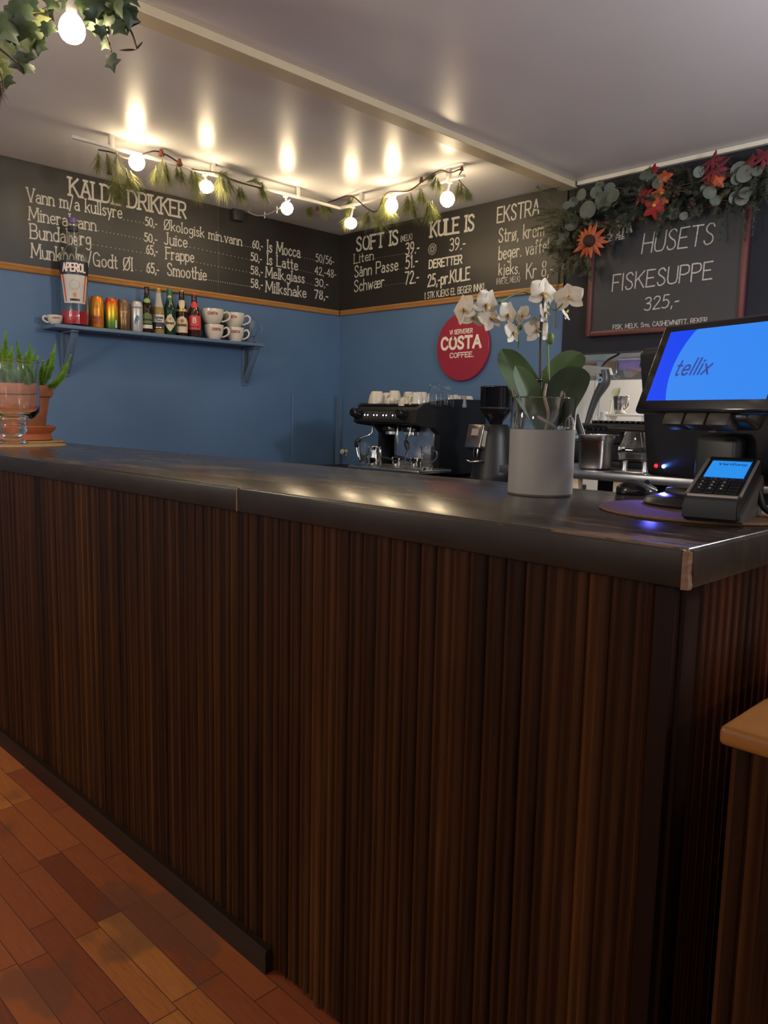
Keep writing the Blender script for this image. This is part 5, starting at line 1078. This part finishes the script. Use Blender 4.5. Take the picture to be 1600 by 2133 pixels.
# ================================================================== ORCHID
OC = Vector((-.870, 1.293, T0)); OR = .0622; CO = (OC - CAM_O).dot(AX_F)
t = thing('orchid', 'white orchid in a half frosted glass cylinder on the worktop', 'potted plant', OC)
VH = .187; FH = .126
M_FROST = NT('frosted_glass')
M_FROST.b.inputs['Base Color'].default_value = (.27, .25, .225, 1); M_FROST.b.inputs['Roughness'].default_value = .42
M_FROST.b.inputs['Subsurface Weight'].default_value = .25; M_FROST.b.inputs['Subsurface Radius'].default_value = (.02, .02, .02)
_v = M_FROST.coords(); M_FROST.bump(M_FROST.noise(_v, 300, 2), .05, .001); M_FROST = M_FROST.m
b = BM(); lathe(b, [(0, .0), (OR - .004, .0), (OR, .004), (OR, FH), (OR - .0035, FH), (OR - .0035, .016), (0, .016)], 64); obj('frosted_vase', b, M_FROST, t, 40)
b = BM(); lathe(b, [(OR, FH + .0003), (OR + .0005, VH - .002), (OR - .001, VH), (OR - .003, VH - .002), (OR - .0033, FH + .0003)], 64, None, True); obj('clear_rim', b, M_GLASS, t, 40)
b = BM(); lathe(b, [(0, FH - .004), (.03, FH - .002), (OR - .0045, FH - .008), (OR - .0045, FH - .03), (0, FH - .03)], 32); obj('bark', b, mat('orchid_bark', (.07, .045, .028), .9, var=.4, scale=120, bump=.6), t, 0)
M_LEAF = mat('orchid_leaf', (.040, .074, .020), .58, var=.35, scale=9); M_LEAFD = mat('dark_orchid_leaf', (.014, .030, .012), .35, var=.3, scale=9)
def leaf(pts, width, ma, nrm):
    """A strap leaf along a midrib of points, channelled, with real thickness."""
    P = smooth_pts(pts, 6); n = len(P); b = BM(); top = []; bot = []
    for i in range(n):
        q = i / (n - 1); d = (P[min(i + 1, n - 1)] - P[max(i - 1, 0)]).normalized(); nn = Vector(nrm); nn = (nn - d * nn.dot(d)).normalized(); x = d.cross(nn)
        w_ = width * .5 * min(1, .30 + q * 1.9) * math.sqrt(max(.01, 1 - q ** 5)); ra = []; rb = []
        for j in range(-4, 5):
            s = j / 4; p = P[i] + x * w_ * s + nn * (abs(s) ** 1.3 * w_ * .30 + (.0 if j else -.0012)); th = .0016 * (1 - .8 * abs(s))
            ra.append(b.verts.new(p + nn * th)); rb.append(b.verts.new(p - nn * th))
        top.append(ra); bot.append(rb)
    for i in range(n - 1):
        for j in range(8):
            b.faces.new((top[i][j], top[i][j + 1], top[i + 1][j + 1], top[i + 1][j])); b.faces.new((bot[i][j], bot[i + 1][j], bot[i + 1][j + 1], bot[i][j + 1]))
        for j in (0, 8): b.faces.new((top[i][j], top[i + 1][j], bot[i + 1][j], bot[i][j]))
    for k in (0, n - 1):
        for j in range(8): b.faces.new((top[k][j], top[k][j + 1], bot[k][j + 1], bot[k][j]))
    return obj('leaf', b, ma, t, 60, True)
back = -AX_F
def A_(x, y, dz=0.): return atc(x, y, CO + dz)
leaf([A_(1125, 895), A_(1105, 840, .01), A_(1075, 780, .03), A_(1046, 728, .05)], .070, M_LEAF, back + AX_R * .25)
leaf([A_(1130, 900, -.01), A_(1122, 865, -.02), A_(1100, 815, -.03), A_(1074, 762, -.03)], .052, M_LEAF, back + AX_R * .35)
leaf([A_(1132, 890, .02), A_(1150, 820, .035), A_(1178, 770, .05), A_(1212, 736, .06)], .072, M_LEAF, back + AX_R * -.5 + AX_U * .3)
leaf([A_(1140, 895, -.01), A_(1160, 850, -.02), A_(1188, 805, -.025), A_(1214, 768, -.02)], .080, M_LEAFD, back * .9 + AX_R * -.45 + AX_U * .25)
M_ROOT = mat('pale_root', (.26, .21, .14), .6, var=.25, scale=60); M_STEMD = mat('dark_stem', (.030, .028, .018), .5, var=.2)
for q in ([(1138, 800, -.03), (1134, 830, -.04), (1142, 865, -.045), (1137, 895, -.03)], [(1068, 808, 0), (1072, 830, 0), (1078, 860, .0), (1072, 893, .0)], [(1172, 815, -.02), (1165, 840, -.035), (1158, 870, -.035), (1135, 897, -.02)], [(1175, 815, -.02), (1180, 850, -.03), (1176, 890, -.02)], [(1120, 870, -.03), (1140, 880, -.04), (1160, 893, -.02)]):
    b = BM(); tube(b, [A_(*x) for x in q], [.0028, .0034, .0026], 8, 5); obj('root', b, M_ROOT, t, 60, True)
stems = [([(1127, 895, 0), (1126, 800, 0), (1127, 700, .0), (1129, 650, -.01), (1134, 600, .0)], [.0034, .0028], M_STEMD), ([(1146, 890, .02), (1142, 760, .03), (1139, 690, .03), (1136, 640, .04), (1120, 622, .05), (1095, 608, .05), (1080, 609, .04), (1050, 625, .02), (1036, 632, .0), (1000, 634, -.01), (975, 640, -.01)], [.0028, .0022, .0016], M_STEMG),
         ([(1040, 628, 0), (1048, 640, .01), (1065, 655, .01)], [.0015, .0013], M_STEMG), ([(1080, 725, .04), (1079, 700, .03), (1074, 672, .02), (1066, 650, .01)], [.0018, .0015], M_STEMG), ([(1134, 610, 0), (1150, 643, .0), (1163, 642, -.01), (1184, 618, -.01)], [.0015, .0013], M_STEMG), ([(1128, 690, 0), (1120, 690, -.01)], [.0015, .0013], M_STEMG)]
for q, r_, ma in stems:
    b = BM(); tube(b, [A_(*x) for x in q], r_, 8, 6); obj('stem', b, ma, t, 60, True)
b = BM(); q = A_(1124, 792, -.004); box(b, q.x - .006, q.x + .005, q.y - .005, q.y + .005, q.z - .002, q.z + .002, .001); obj('stem_clip', b, M_BLACKPL, t, 30, True)
M_PETAL = mat('orchid_petal', (.58, .525, .42), .55, var=.06, scale=60, sss=.15); M_LIP = mat('orchid_lip', (.78, .66, .34), .5, var=.15, scale=90); M_PIST = mat('orchid_throat', (.55, .22, .06), .5)
def blossom(px, py, rpx, dz=0., yaw=0., pitch=0., roll=0., petals=5):
    P = A_(px, py, dz); r = rpx / FPX * CO * 1.02
    n = (-AX_F); n = Matrix.Rotation(yaw, 3, 'Z') @ n; n = Matrix.Rotation(pitch, 3, AX_R) @ n
    u = AX_U - n * AX_U.dot(n); u.normalize(); x = u.cross(n); u = Matrix.Rotation(roll, 3, n) @ u; x = Matrix.Rotation(roll, 3, n) @ x
    F = Matrix((x, u, n)).transposed().to_4x4(); F.translation = P
    b = BM()
    for a in (0, 128, -128): sheet(b, F @ Matrix.Translation((0, 0, -.0015)) @ Matrix.Rotation(R(a), 4, 'Z'), r * 1.0, r * .72, -.10, .10, .85, 7, 3, .015)
    for a in (66, -66): sheet(b, F @ Matrix.Translation((0, 0, .001)) @ Matrix.Rotation(R(a), 4, 'Z'), r * 1.02, r * 1.16, -.06, -.08, .72, 8, 4, .02)
    f_ = obj('blossom', b, M_PETAL, t, 60, True)
    f_['label'] = 'white orchid blossom'
    b = BM()
    sheet(b, F @ Matrix.Translation((0, 0, .002)) @ Matrix.Rotation(R(180), 4, 'Z') @ Matrix.Rotation(R(35), 4, 'X'), r * .46, r * .34, .35, .3, .9, 5, 3)
    for a in (118, -118): sheet(b, F @ Matrix.Translation((0, 0, .002)) @ Matrix.Rotation(R(a), 4, 'Z') @ Matrix.Rotation(R(48), 4, 'X'), r * .30, r * .22, .3, .3, .9, 4, 2)
    obj('lip', b, M_LIP, f_, 60, True)
    b = BM(); ball(b, P + n * r * .12, r * .085, 8, (1, 1, 1.2)); obj('throat', b, M_PIST, f_, 60, True)
blossom(1131, 612, 35, -.01, R(25), R(8), R(-12)); blossom(1134, 652, 27, -.005, R(62), R(-5), R(10)); blossom(1185, 620, 33, -.015, R(-18), R(-6), R(6)); blossom(1178, 652, 17, .0, R(50), R(-35), R(150))
blossom(966, 645, 34, -.02, R(-58), R(12), R(14)); blossom(1013, 634, 33, -.02, R(35), R(28), R(-20)); blossom(1022, 664, 32, -.012, R(28), R(-22), R(22)); blossom(985, 662, 26, -.01, R(10), R(-30), R(-8))
blossom(1058, 655, 29, -.012, R(40), R(15), R(-15)); blossom(1088, 656, 22, .0, R(-55), R(5), R(20)); blossom(1068, 693, 28, -.01, R(48), R(-12), R(12)); blossom(1119, 688, 31, .005, R(18), R(-4), R(8))
for px, py, rr in ((1147, 705, .009), (1084, 680, .006)):
    b = BM(); ball(b, A_(px, py, .02), rr, 12, (.8, .8, 1.35)); obj('bud', b, M_STEMG, t, 60, True)

# ================================================================== TILL, CARD TERMINAL, MOUSE
MC = Vector((-.535, 1.262, T0))
b = BM(); lathe(b, [(0, 0), (.160, 0), (.162, .002), (.160, .004), (0, .004)], 64); o = obj('cork_mat', b, M_CORKD, None, 30); o.location = MC; tag(o, 'round brown cork mat under the till with blue light on it', 'mat')
TO = Vector((-.505, 1.285, T0 + .0045)); TZ = R(-18.7)
t = thing('till', 'black till with a blue lit customer screen standing on the cork mat', 'till', TO, TZ)
t_r = Matrix.Translation(TO) @ Matrix.Rotation(TZ, 4, 'Z')
def tobj(name, b, ma, parent=None, sm=30): return obj(name, b, ma, parent or t, sm)
b = BM(); lathe(b, [(0, 0), (.072, 0), (.074, .004), (.068, .012), (.04, .020), (0, .021)], 48, Matrix.Translation((-.070, -.012, 0)) @ Matrix.Diagonal((1.1, .85, 1, 1))); tobj('foot', b, M_BLACKPL, None, 40)
b = BM(); box(b, -.085, .005, .008, .036, .012, .120, .012, 4); box(b, -.11, -.04, -.03, .03, .006, .03, .008, 3); tobj('column', b, mat('black_stand_plastic', (.011, .011, .012), .42, var=.1), None, 40)
TILT = Matrix.Translation((0, .062, .040)) @ Matrix.Rotation(R(9), 4, 'X')
b = BM(); box(b, -.232, .16, -.016, .016, 0, .238, .012, 3, TILT); main = tobj('main_monitor', b, mat('black_monitor_shell', (.010, .010, .013), .35, var=.15), None, 40)
b = BM(); box(b, -.218, .145, .0162, .0168, .02, .222, 0, 1, TILT); tobj('cashier_screen', b, mat('cashier_screen_light', (.02, .05, .2), .3, emit=(.10, .25, 1.0), es=5.0, var=0), main, 0)
for x, nm, c_, es in ((-.200, 'red_light', (1, .03, .04), .45), (-.182, 'blue_light', (.10, .25, 1), 60)):
    b = BM(); ball(b, TILT @ Vector((x, -.0165, .022)), .0042 if es < 1 else .0032, 12); tobj(nm, b, mat(nm + '_led', c_, .4, emit=c_, es=es, var=0), main, 60)
b = BM()
for i in range(5): box(b, -.075, -.058, -.0175, -.015, .075 + i * .012, .080 + i * .012, .001, 1, TILT)
tobj('vent', b, mat('vent_grey', (.10, .11, .13), .3, .6), main, 20)
# customer screen leaning back
W_, H_ = .232, .125
SM = Matrix.Translation((-.115, -.076, .1755)) @ Matrix.Rotation(R(-22), 4, 'X')       # x along the screen, z up its slope, -y to the guest
b = BM(); box(b, -.021, W_ + .021, .001, .016, -.020, H_ + .015, .006, 3, SM); scr = tobj('screen_frame', b, M_BLACKGL, None, 40)
def flat(b, pts, y): b.faces.new([b.verts.new(SM @ Vector((x, y, z))) for x, z in pts])
b = BM(); flat(b, [(0, 0), (W_, 0), (W_, H_), (0, H_)], .0006)
tobj('screen', b, mat('screen_deep_blue', (0, 0, 0), .35, spec=.15, emit=(.003, .065, 1.0), es=.60, var=0), scr, 0)
b = BM(); cx_, cz_, rr_ = .161, .052, .128; pts = []
for i in range(120):
    a = 2 * math.pi * i / 120; x, z = cx_ + rr_ * math.cos(a), cz_ + rr_ * math.sin(a); pts.append((min(W_, max(0, x)), min(H_, max(0, z))))
cl = [p_ for i, p_ in enumerate(pts) if p_ != pts[i - 1]]
flat(b, cl, .0003); tobj('screen_circle', b, mat('screen_light_blue', (0, 0, 0), .35, spec=.15, emit=(.04, .28, 1.0), es=.60, var=0), scr, 0)
b = BM(); write(b, "tellix", lambda u, v: SM @ Vector((u + .041, 0.0000, v + .044)), .070, .028, .0034, 0, .18); tobj('lettering', b, mat('navy_screen_text', (.01, .015, .10), .4, emit=(.012, .02, .16), es=1.0, var=0), scr, 0)
for i, x in enumerate((.048, .092, .136)):
    b = BM(); box(b, x, x + .041, .004, .030, -.040, -.019, .003, 2, SM); tobj('hinge', b, mat('brown_black_hinge', (.028, .024, .022), .4), scr, 30)
b = BM(); box(b, .03, .20, .012, .055, -.03, .05, .01, 3, SM); tobj('screen_back', b, M_BLACKPL, scr, 40)
q = [t_r.inverted() @ v for v in (at(1268, 890, 1, 1.46), at(1272, 893, 1, 1.455), at(1335, 930, 1, 1.40))]
b = BM(); tube(b, [TILT @ Vector((-.230, .0, .085)), q[1], q[0] + Vector((0, 0, .002))], .0042, 8); tobj('side_arm', b, M_BLACKPL, None, 40)
bl = bpy.data.lights.new('till_blue_glow', 'SPOT'); bl.energy = .5; bl.color = (.12, .12, 1.0); bl.spot_size = R(70); bl.spot_blend = .5; bl.shadow_soft_size = .004
bo = bpy.data.objects.new('till_blue_glow', bl); COL.objects.link(bo); bo.location = t_r @ (TILT @ Vector((-.182, -.030, .020)))
bo.rotation_euler = (Vector((-.645, 1.195, T0)) - bo.location).to_track_quat('-Z', 'Y').to_euler()

t = thing('card_terminal', 'black card terminal with a lit blue display in its dock at the bar corner', 'card terminal', (-.497, 1.106, T0 + .0045), R(11))
side = [(0, .003), (.004, 0), (.165, 0), (.168, .004), (.168, .050), (.150, .062), (.02, .020), (0, .012)]
b = BM(); prism(b, side, .004, .080); obj('dock', b, mat('grey_dock', (.060, .055, .052), .45), t, 30)
bodyp = [(-.008, .006), (-.004, .002), (.02, .003), (.165, .050), (.166, .078), (.160, .086), (.150, .087), (.004, .036), (-.006, .032), (-.008, .024)]
b = BM(); prism(b, bodyp, 0, .076); bmesh.ops.bevel(b, geom=[e for e in b.edges if abs(e.verts[0].co.x - e.verts[1].co.x) < 1e-6], offset=.003, segments=2, affect='EDGES'); obj('terminal_body', b, mat('satin_black_plastic', (.012, .012, .013), .45, var=.15, spec=.35), t, 40)
sl = math.atan2(.051, .146); SM2 = Matrix.Translation((0, .004, .0362)) @ Matrix.Rotation(sl, 4, 'X')   # x across, y up the face, z out
b = BM(); LF = .152
tube(b, [(0.004, .0, .000), (.072, .0, .0)], .0032, 8); tube(b, [(.002, .002, 0), (.002, LF - .01, 0)], .0025, 8); tube(b, [(.074, .002, 0), (.074, LF - .01, 0)], .0025, 8)
bmesh.ops.transform(b, matrix=SM2, verts=b.verts); obj('grey_bezel', b, mat('warm_grey_bezel', (.28, .24, .21), .35, .5), t, 50)
b = BM(); box(b, .010, .066, .070, .140, .0004, .0012, 0, 1, SM2); ds = obj('display', b, mat('terminal_screen_light', (0, 0, 0), .3, emit=(.03, .33, 1.0), es=.58, var=0), t, 0)
b = BM(); write(b, "Verifone", lambda u, v: SM2 @ Vector((u + .021, v + .117, .0014)), .040, .0095, .0013, 0, .1)
obj('lettering', b, mat('dark_display_print', (.02, .06, .16), .5), ds, 0)
b = BM(); box(b, .010, .066, .1345, .140, .0013, .0015, 0, 1, SM2); obj('status_bar', b, mat('dark_status_bar', (.01, .05, .10), .4), ds, 0)
for r_ in range(5):
    for c_ in range(4):
        b = BM(); box(b, .009 + c_ * .0152, .0205 + c_ * .0152, .008 + r_ * .0118, .0165 + r_ * .0118, 0, .0022, .0008, 1, SM2); k_ = obj('key', b, M_BLACKPL, t, 30)
        if r_ and c_ < 3 and r_ < 5:
            b = BM(); tx = ("789", "456", "123", "789", "123")[r_ - 1] if r_ < 4 else "123"; tx = {1: "789", 2: "456", 3: "123", 4: "---"}[r_][c_]
            write(b, tx, lambda u, v: SM2 @ Vector((u + .0125 + c_ * .0152, v + .0105 + r_ * .0118, .0024)), .0028, .0040, .0007); obj('lettering', b, M_WHITEPL, k_, 0)
b = BM(); tube(b, [(.078, .13, .04), (.095, .12, .010), (.15, .12, .004), (.26, .16, .004)], .005, 8, 6); obj('power_cable', b, M_BLACKPL, t, 60)

MP = (at(1285, 1030, 2, HB) + at(1366, 1034, 2, HB)) / 2
t = thing('computer_mouse', 'glossy black mouse lying on the worktop beside the till', 'mouse', (MP.x - .004, MP.y + .008, T0), R(32)); t.scale = (.74,) * 3
b = BM(); N = 10; rows = []
for i in range(N + 1):
    q = i / N; x = -.052 + .104 * q; hw = .030 * (math.sin(math.pi * (.08 + .84 * q)) ** .5); hh_ = .036 * (math.sin(math.pi * (.10 + .8 * q ** .8)) ** .7)
    rows.append([b.verts.new((x, hw * math.cos(a), .004 + max(0, math.sin(a)) ** .75 * hh_ if a < math.pi + .01 else 0.0)) for a in [k * math.pi / 8 for k in range(9)]] + [b.verts.new((x, -hw * .94, 0)), b.verts.new((x, hw * .94, 0))])
for a, c in zip(rows, rows[1:]):
    for k in range(11): b.faces.new((a[k], a[(k + 1) % 11], c[(k + 1) % 11], c[k]))
b.faces.new(rows[0][::-1]); b.faces.new(rows[-1]); obj('shell', b, M_BLACKGL, t, 50)
b = BM(); lathe(b, [(.0, -.003), (.007, -.003), (.008, 0), (.007, .003), (0, .003)], 16, Matrix.Translation((.026, 0, .034)) @ Matrix.Rotation(R(90), 4, 'X')); obj('scroll_wheel', b, M_BLACKPL, t, 40)

# ================================================================== FLOWER GARLAND ON THE CHARCOAL WALL
def G_(x, y, d=.07): return at(x, y, 1, YW - d)
o = G_(1300, 420); t = thing('flower_garland', 'garland of eucalyptus, fir, red flowers and a sunflower over the framed chalkboard', 'garland', o)
b = BM(); tube(b, [G_(1195, 560), G_(1190, 500), G_(1215, 440), G_(1270, 415), G_(1350, 400), G_(1440, 390), G_(1530, 375), G_(1640, 360)], [.007, .005], 8, 6); obj('branch', b, M_TWIG, t, 60, True)
M_EUC = mat('eucalyptus_leaf', (.085, .098, .075), .55, var=.3, scale=30); M_FIR = mat('grey_green_fir', (.045, .055, .042), .6, var=.45, scale=40); M_FIRL = mat('olive_fir', (.085, .090, .045), .6, var=.4, scale=40)
def disc_leaf(b, p, r, n):
    n = Vector(n).normalized(); x = n.orthogonal().normalized(); y = n.cross(x); c = b.verts.new(p); ring = []
    for i in range(16):
        a = 2 * math.pi * i / 16; ring.append(b.verts.new(p + x * r * math.cos(a) + y * r * .9 * math.sin(a) + n * r * .22 * math.cos(a) ** 2))
    for i in range(16): b.faces.new((c, ring[i], ring[(i + 1) % 16]))
eu = [(1242, 400, 15), (1258, 418, 24), (1278, 408, 17), (1270, 392, 14), (1225, 437, 22), (1212, 405, 14), (1345, 364, 15), (1358, 372, 14), (1370, 381, 13), (1350, 376, 12), (1404, 446, 13), (1424, 450, 10), (1456, 358, 13), (1478, 402, 15), (1490, 418, 13), (1532, 412, 15), (1546, 414, 15), (1552, 402, 14), (1540, 355, 19), (1552, 362, 18), (1535, 372, 13), (1572, 342, 13), (1578, 356, 12), (1195, 420, 13), (1180, 428, 11), (1175, 490, 14), (1170, 505, 13), (1190, 470, 16), (1250, 385, 12), (1340, 395, 12), (1470, 392, 12)]
for i in range(0, len(eu), 2):
    b = BM(); pr_ = [(G_(x, y, .10 + rnd(-.02, .03)), r_) for x, y, r_ in eu[i:i + 2]]
    for p, r_ in pr_: disc_leaf(b, p, r_ * .00205, Vector((rnd(.0, .9), -1, rnd(-.5, .4))))
    tube(b, [pr_[0][0], (pr_[0][0] + pr_[-1][0]) / 2 + Vector((0, .03, .0)), pr_[-1][0]], .0015, 5)
    obj('eucalyptus_sprig', b, M_EUC, t, 40, True)
def fir(p, d, L, ma):
    b = BM(); d = Vector(d).normalized(); tube(b, [p, p + d * L], [.0022, .001], 5); u = d.orthogonal().normalized(); v = d.cross(u)
    for i in range(90):
        q = random.random(); an = rnd(0, 6.283); pp = p + d * L * q; dr = ((u * math.cos(an) + v * math.sin(an)) + d * .9).normalized(); e = pp + dr * rnd(.018, .034) * (1.1 - .5 * q); x = dr.orthogonal().normalized() * .0015; y = dr.cross(x)
        a = [b.verts.new(pp + s_) for s_ in (x, -x * .5 + y * .87, -x * .5 - y * .87)]; z = b.verts.new(e)
        for j in range(3): b.faces.new((a[j], a[(j + 1) % 3], z))
    return obj('fir_sprig', b, ma, t, 0, True)
def cl_y(x): return 470 if x < 1200 else (435 if x < 1250 else 435 - (x - 1250) * .16)
for i in range(190):
    x = rnd(1185, 1610); y = cl_y(x) + rnd(-45, 62 if x < 1310 else 26); fir(G_(x, y, rnd(.03, .10)), (rnd(-1, 1), rnd(-.5, .2), rnd(-1.1, .35)), rnd(.06, .13), M_FIR if random.random() < .75 else M_FIRL)
for i in range(60):
    x = rnd(1165, 1235); y = rnd(440, 560); fir(G_(x, y, rnd(.05, .12)), (rnd(-1.0, .5), rnd(-.6, .1), rnd(-1, .4)), rnd(.06, .12), M_FIRL)
for x, y, dx, dz in ((1170, 440, -1, .25), (1165, 450, -1, -.05), (1160, 470, -1, -.15), (1165, 480, -1, -.45), (1150, 445, -1, .0), (1172, 500, -1, -.5), (1155, 425, -.7, .7), (1150, 460, -1, -.2), (1160, 415, .1, 1)): fir(G_(x, y, .09), (dx, -.1, dz), rnd(.12, .17), M_FIRL)
for x, y, dx in ((1505, 440, .05), (1550, 440, .15), (1420, 425, .0), (1318, 440, -.1), (1300, 455, .2), (1280, 455, .1), (1570, 430, .1)): fir(G_(x, y, .05), (dx, -.15, -1), .13, M_FIR)
M_FRED = mat('red_petal', (.27, .016, .016), .55, var=.3, scale=25); M_FOR = mat('orange_petal', (.38, .070, .016), .55, var=.25, scale=25); M_FWINE = mat('wine_petal', (.16, .018, .030), .6, var=.3, scale=25); M_YEL = mat('yellow_petal', (.55, .26, .03), .5)
def flower(px, py, rpx, ma, n, nrm, name='flower', wide=.62, mid=None, layers=2, d=.12):
    P = G_(px, py, d); r = rpx * .00252; b = BM(); nn = Vector(nrm).normalized()
    for l_ in range(layers):
        for k in range(n):
            a = 2 * math.pi * (k + .5 * l_) / n + rnd(-.12, .12); F = aim(P, nn, 0)
            X = F @ Matrix.Rotation(a, 4, 'Y') @ Matrix.Rotation(R(14 + 26 * l_ + rnd(-8, 8)), 4, 'X')
            sheet(b, X @ Matrix(((1, 0, 0, 0), (0, 0, -1, 0), (0, 1, 0, 0), (0, 0, 0, 1))), r * (1 - .15 * l_) * rnd(.85, 1.1), r * wide, rnd(-.2, .2), .15, .8, 5, 2)
    f_ = obj(name, b, ma, t, 40, True)
    if mid:
        b = BM(); ball(b, P + nn * r * .08, r * mid[1], 12, (1, 1, 1)); obj('flower_heart', b, mid[0], f_, 60, True)
    return f_
seed = mat('dark_seed_heart', (.035, .016, .010), .8, var=.4, scale=150, bump=.5)
flower(1228, 502, 36, M_FOR, 15, (.35, -1, -.1), 'sunflower', .26, (seed, .34), 2, .16)['label'] = 'orange sunflower with a dark heart'
flower(1363, 428, 26, M_FRED, 6, (.2, -1, -.1), mid=(M_YEL, .14)); flower(1378, 404, 22, M_FOR, 5, (.5, -1, .1), mid=(M_YEL, .16)); flower(1332, 405, 22, M_FRED, 5, (-.6, -.8, .3)); flower(1385, 366, 17, M_FOR, 5, (.5, -1, .3)); flower(1346, 398, 15, M_FRED, 5, (0, -1, .5)); flower(1360, 350, 13, M_FRED, 5, (0, -1, .6))
flower(1487, 350, 30, M_FWINE, 8, (-.2, -1, .4), layers=3, wide=.3); flower(1483, 332, 24, M_FWINE, 7, (.0, -1, .8), wide=.3); flower(1492, 374, 22, M_FOR, 5, (.3, -1, -.1)); flower(1474, 378, 14, M_FRED, 5, (-.5, -1, -.1)); flower(1592, 322, 26, M_FWINE, 8, (.0, -1, .6), wide=.35); flower(1558, 338, 18, M_FWINE, 6, (-.4, -1, .4))
for x, y in ((1216, 470), (1410, 400), (1395, 385), (1440, 425)):
    b = BM(); p = G_(x, y, .11)
    for k in range(16): ball(b, p + Vector((rnd(-.013, .013), rnd(-.013, .013), rnd(-.02, .02))), .008, 6)
    obj('pine_cone', b, mat('dark_pine_cone', (.035, .018, .014), .8, var=.3), t, 60, True)
b = BM(); tube(b, [G_(1166, 520, .02), G_(1160, 610, .02), G_(1157, 684, .02)], .004, 8); tube(b, [G_(1168, 515, .03), G_(1172, 500, .05)], .004, 8)
o = obj('cable_stick', b, mat('olive_cable', (.10, .10, .07), .6), None, 40, False, G_(1157, 684, .02)); tag(o, 'thin olive rod hanging down from the garland beside the ice menu', 'rod')
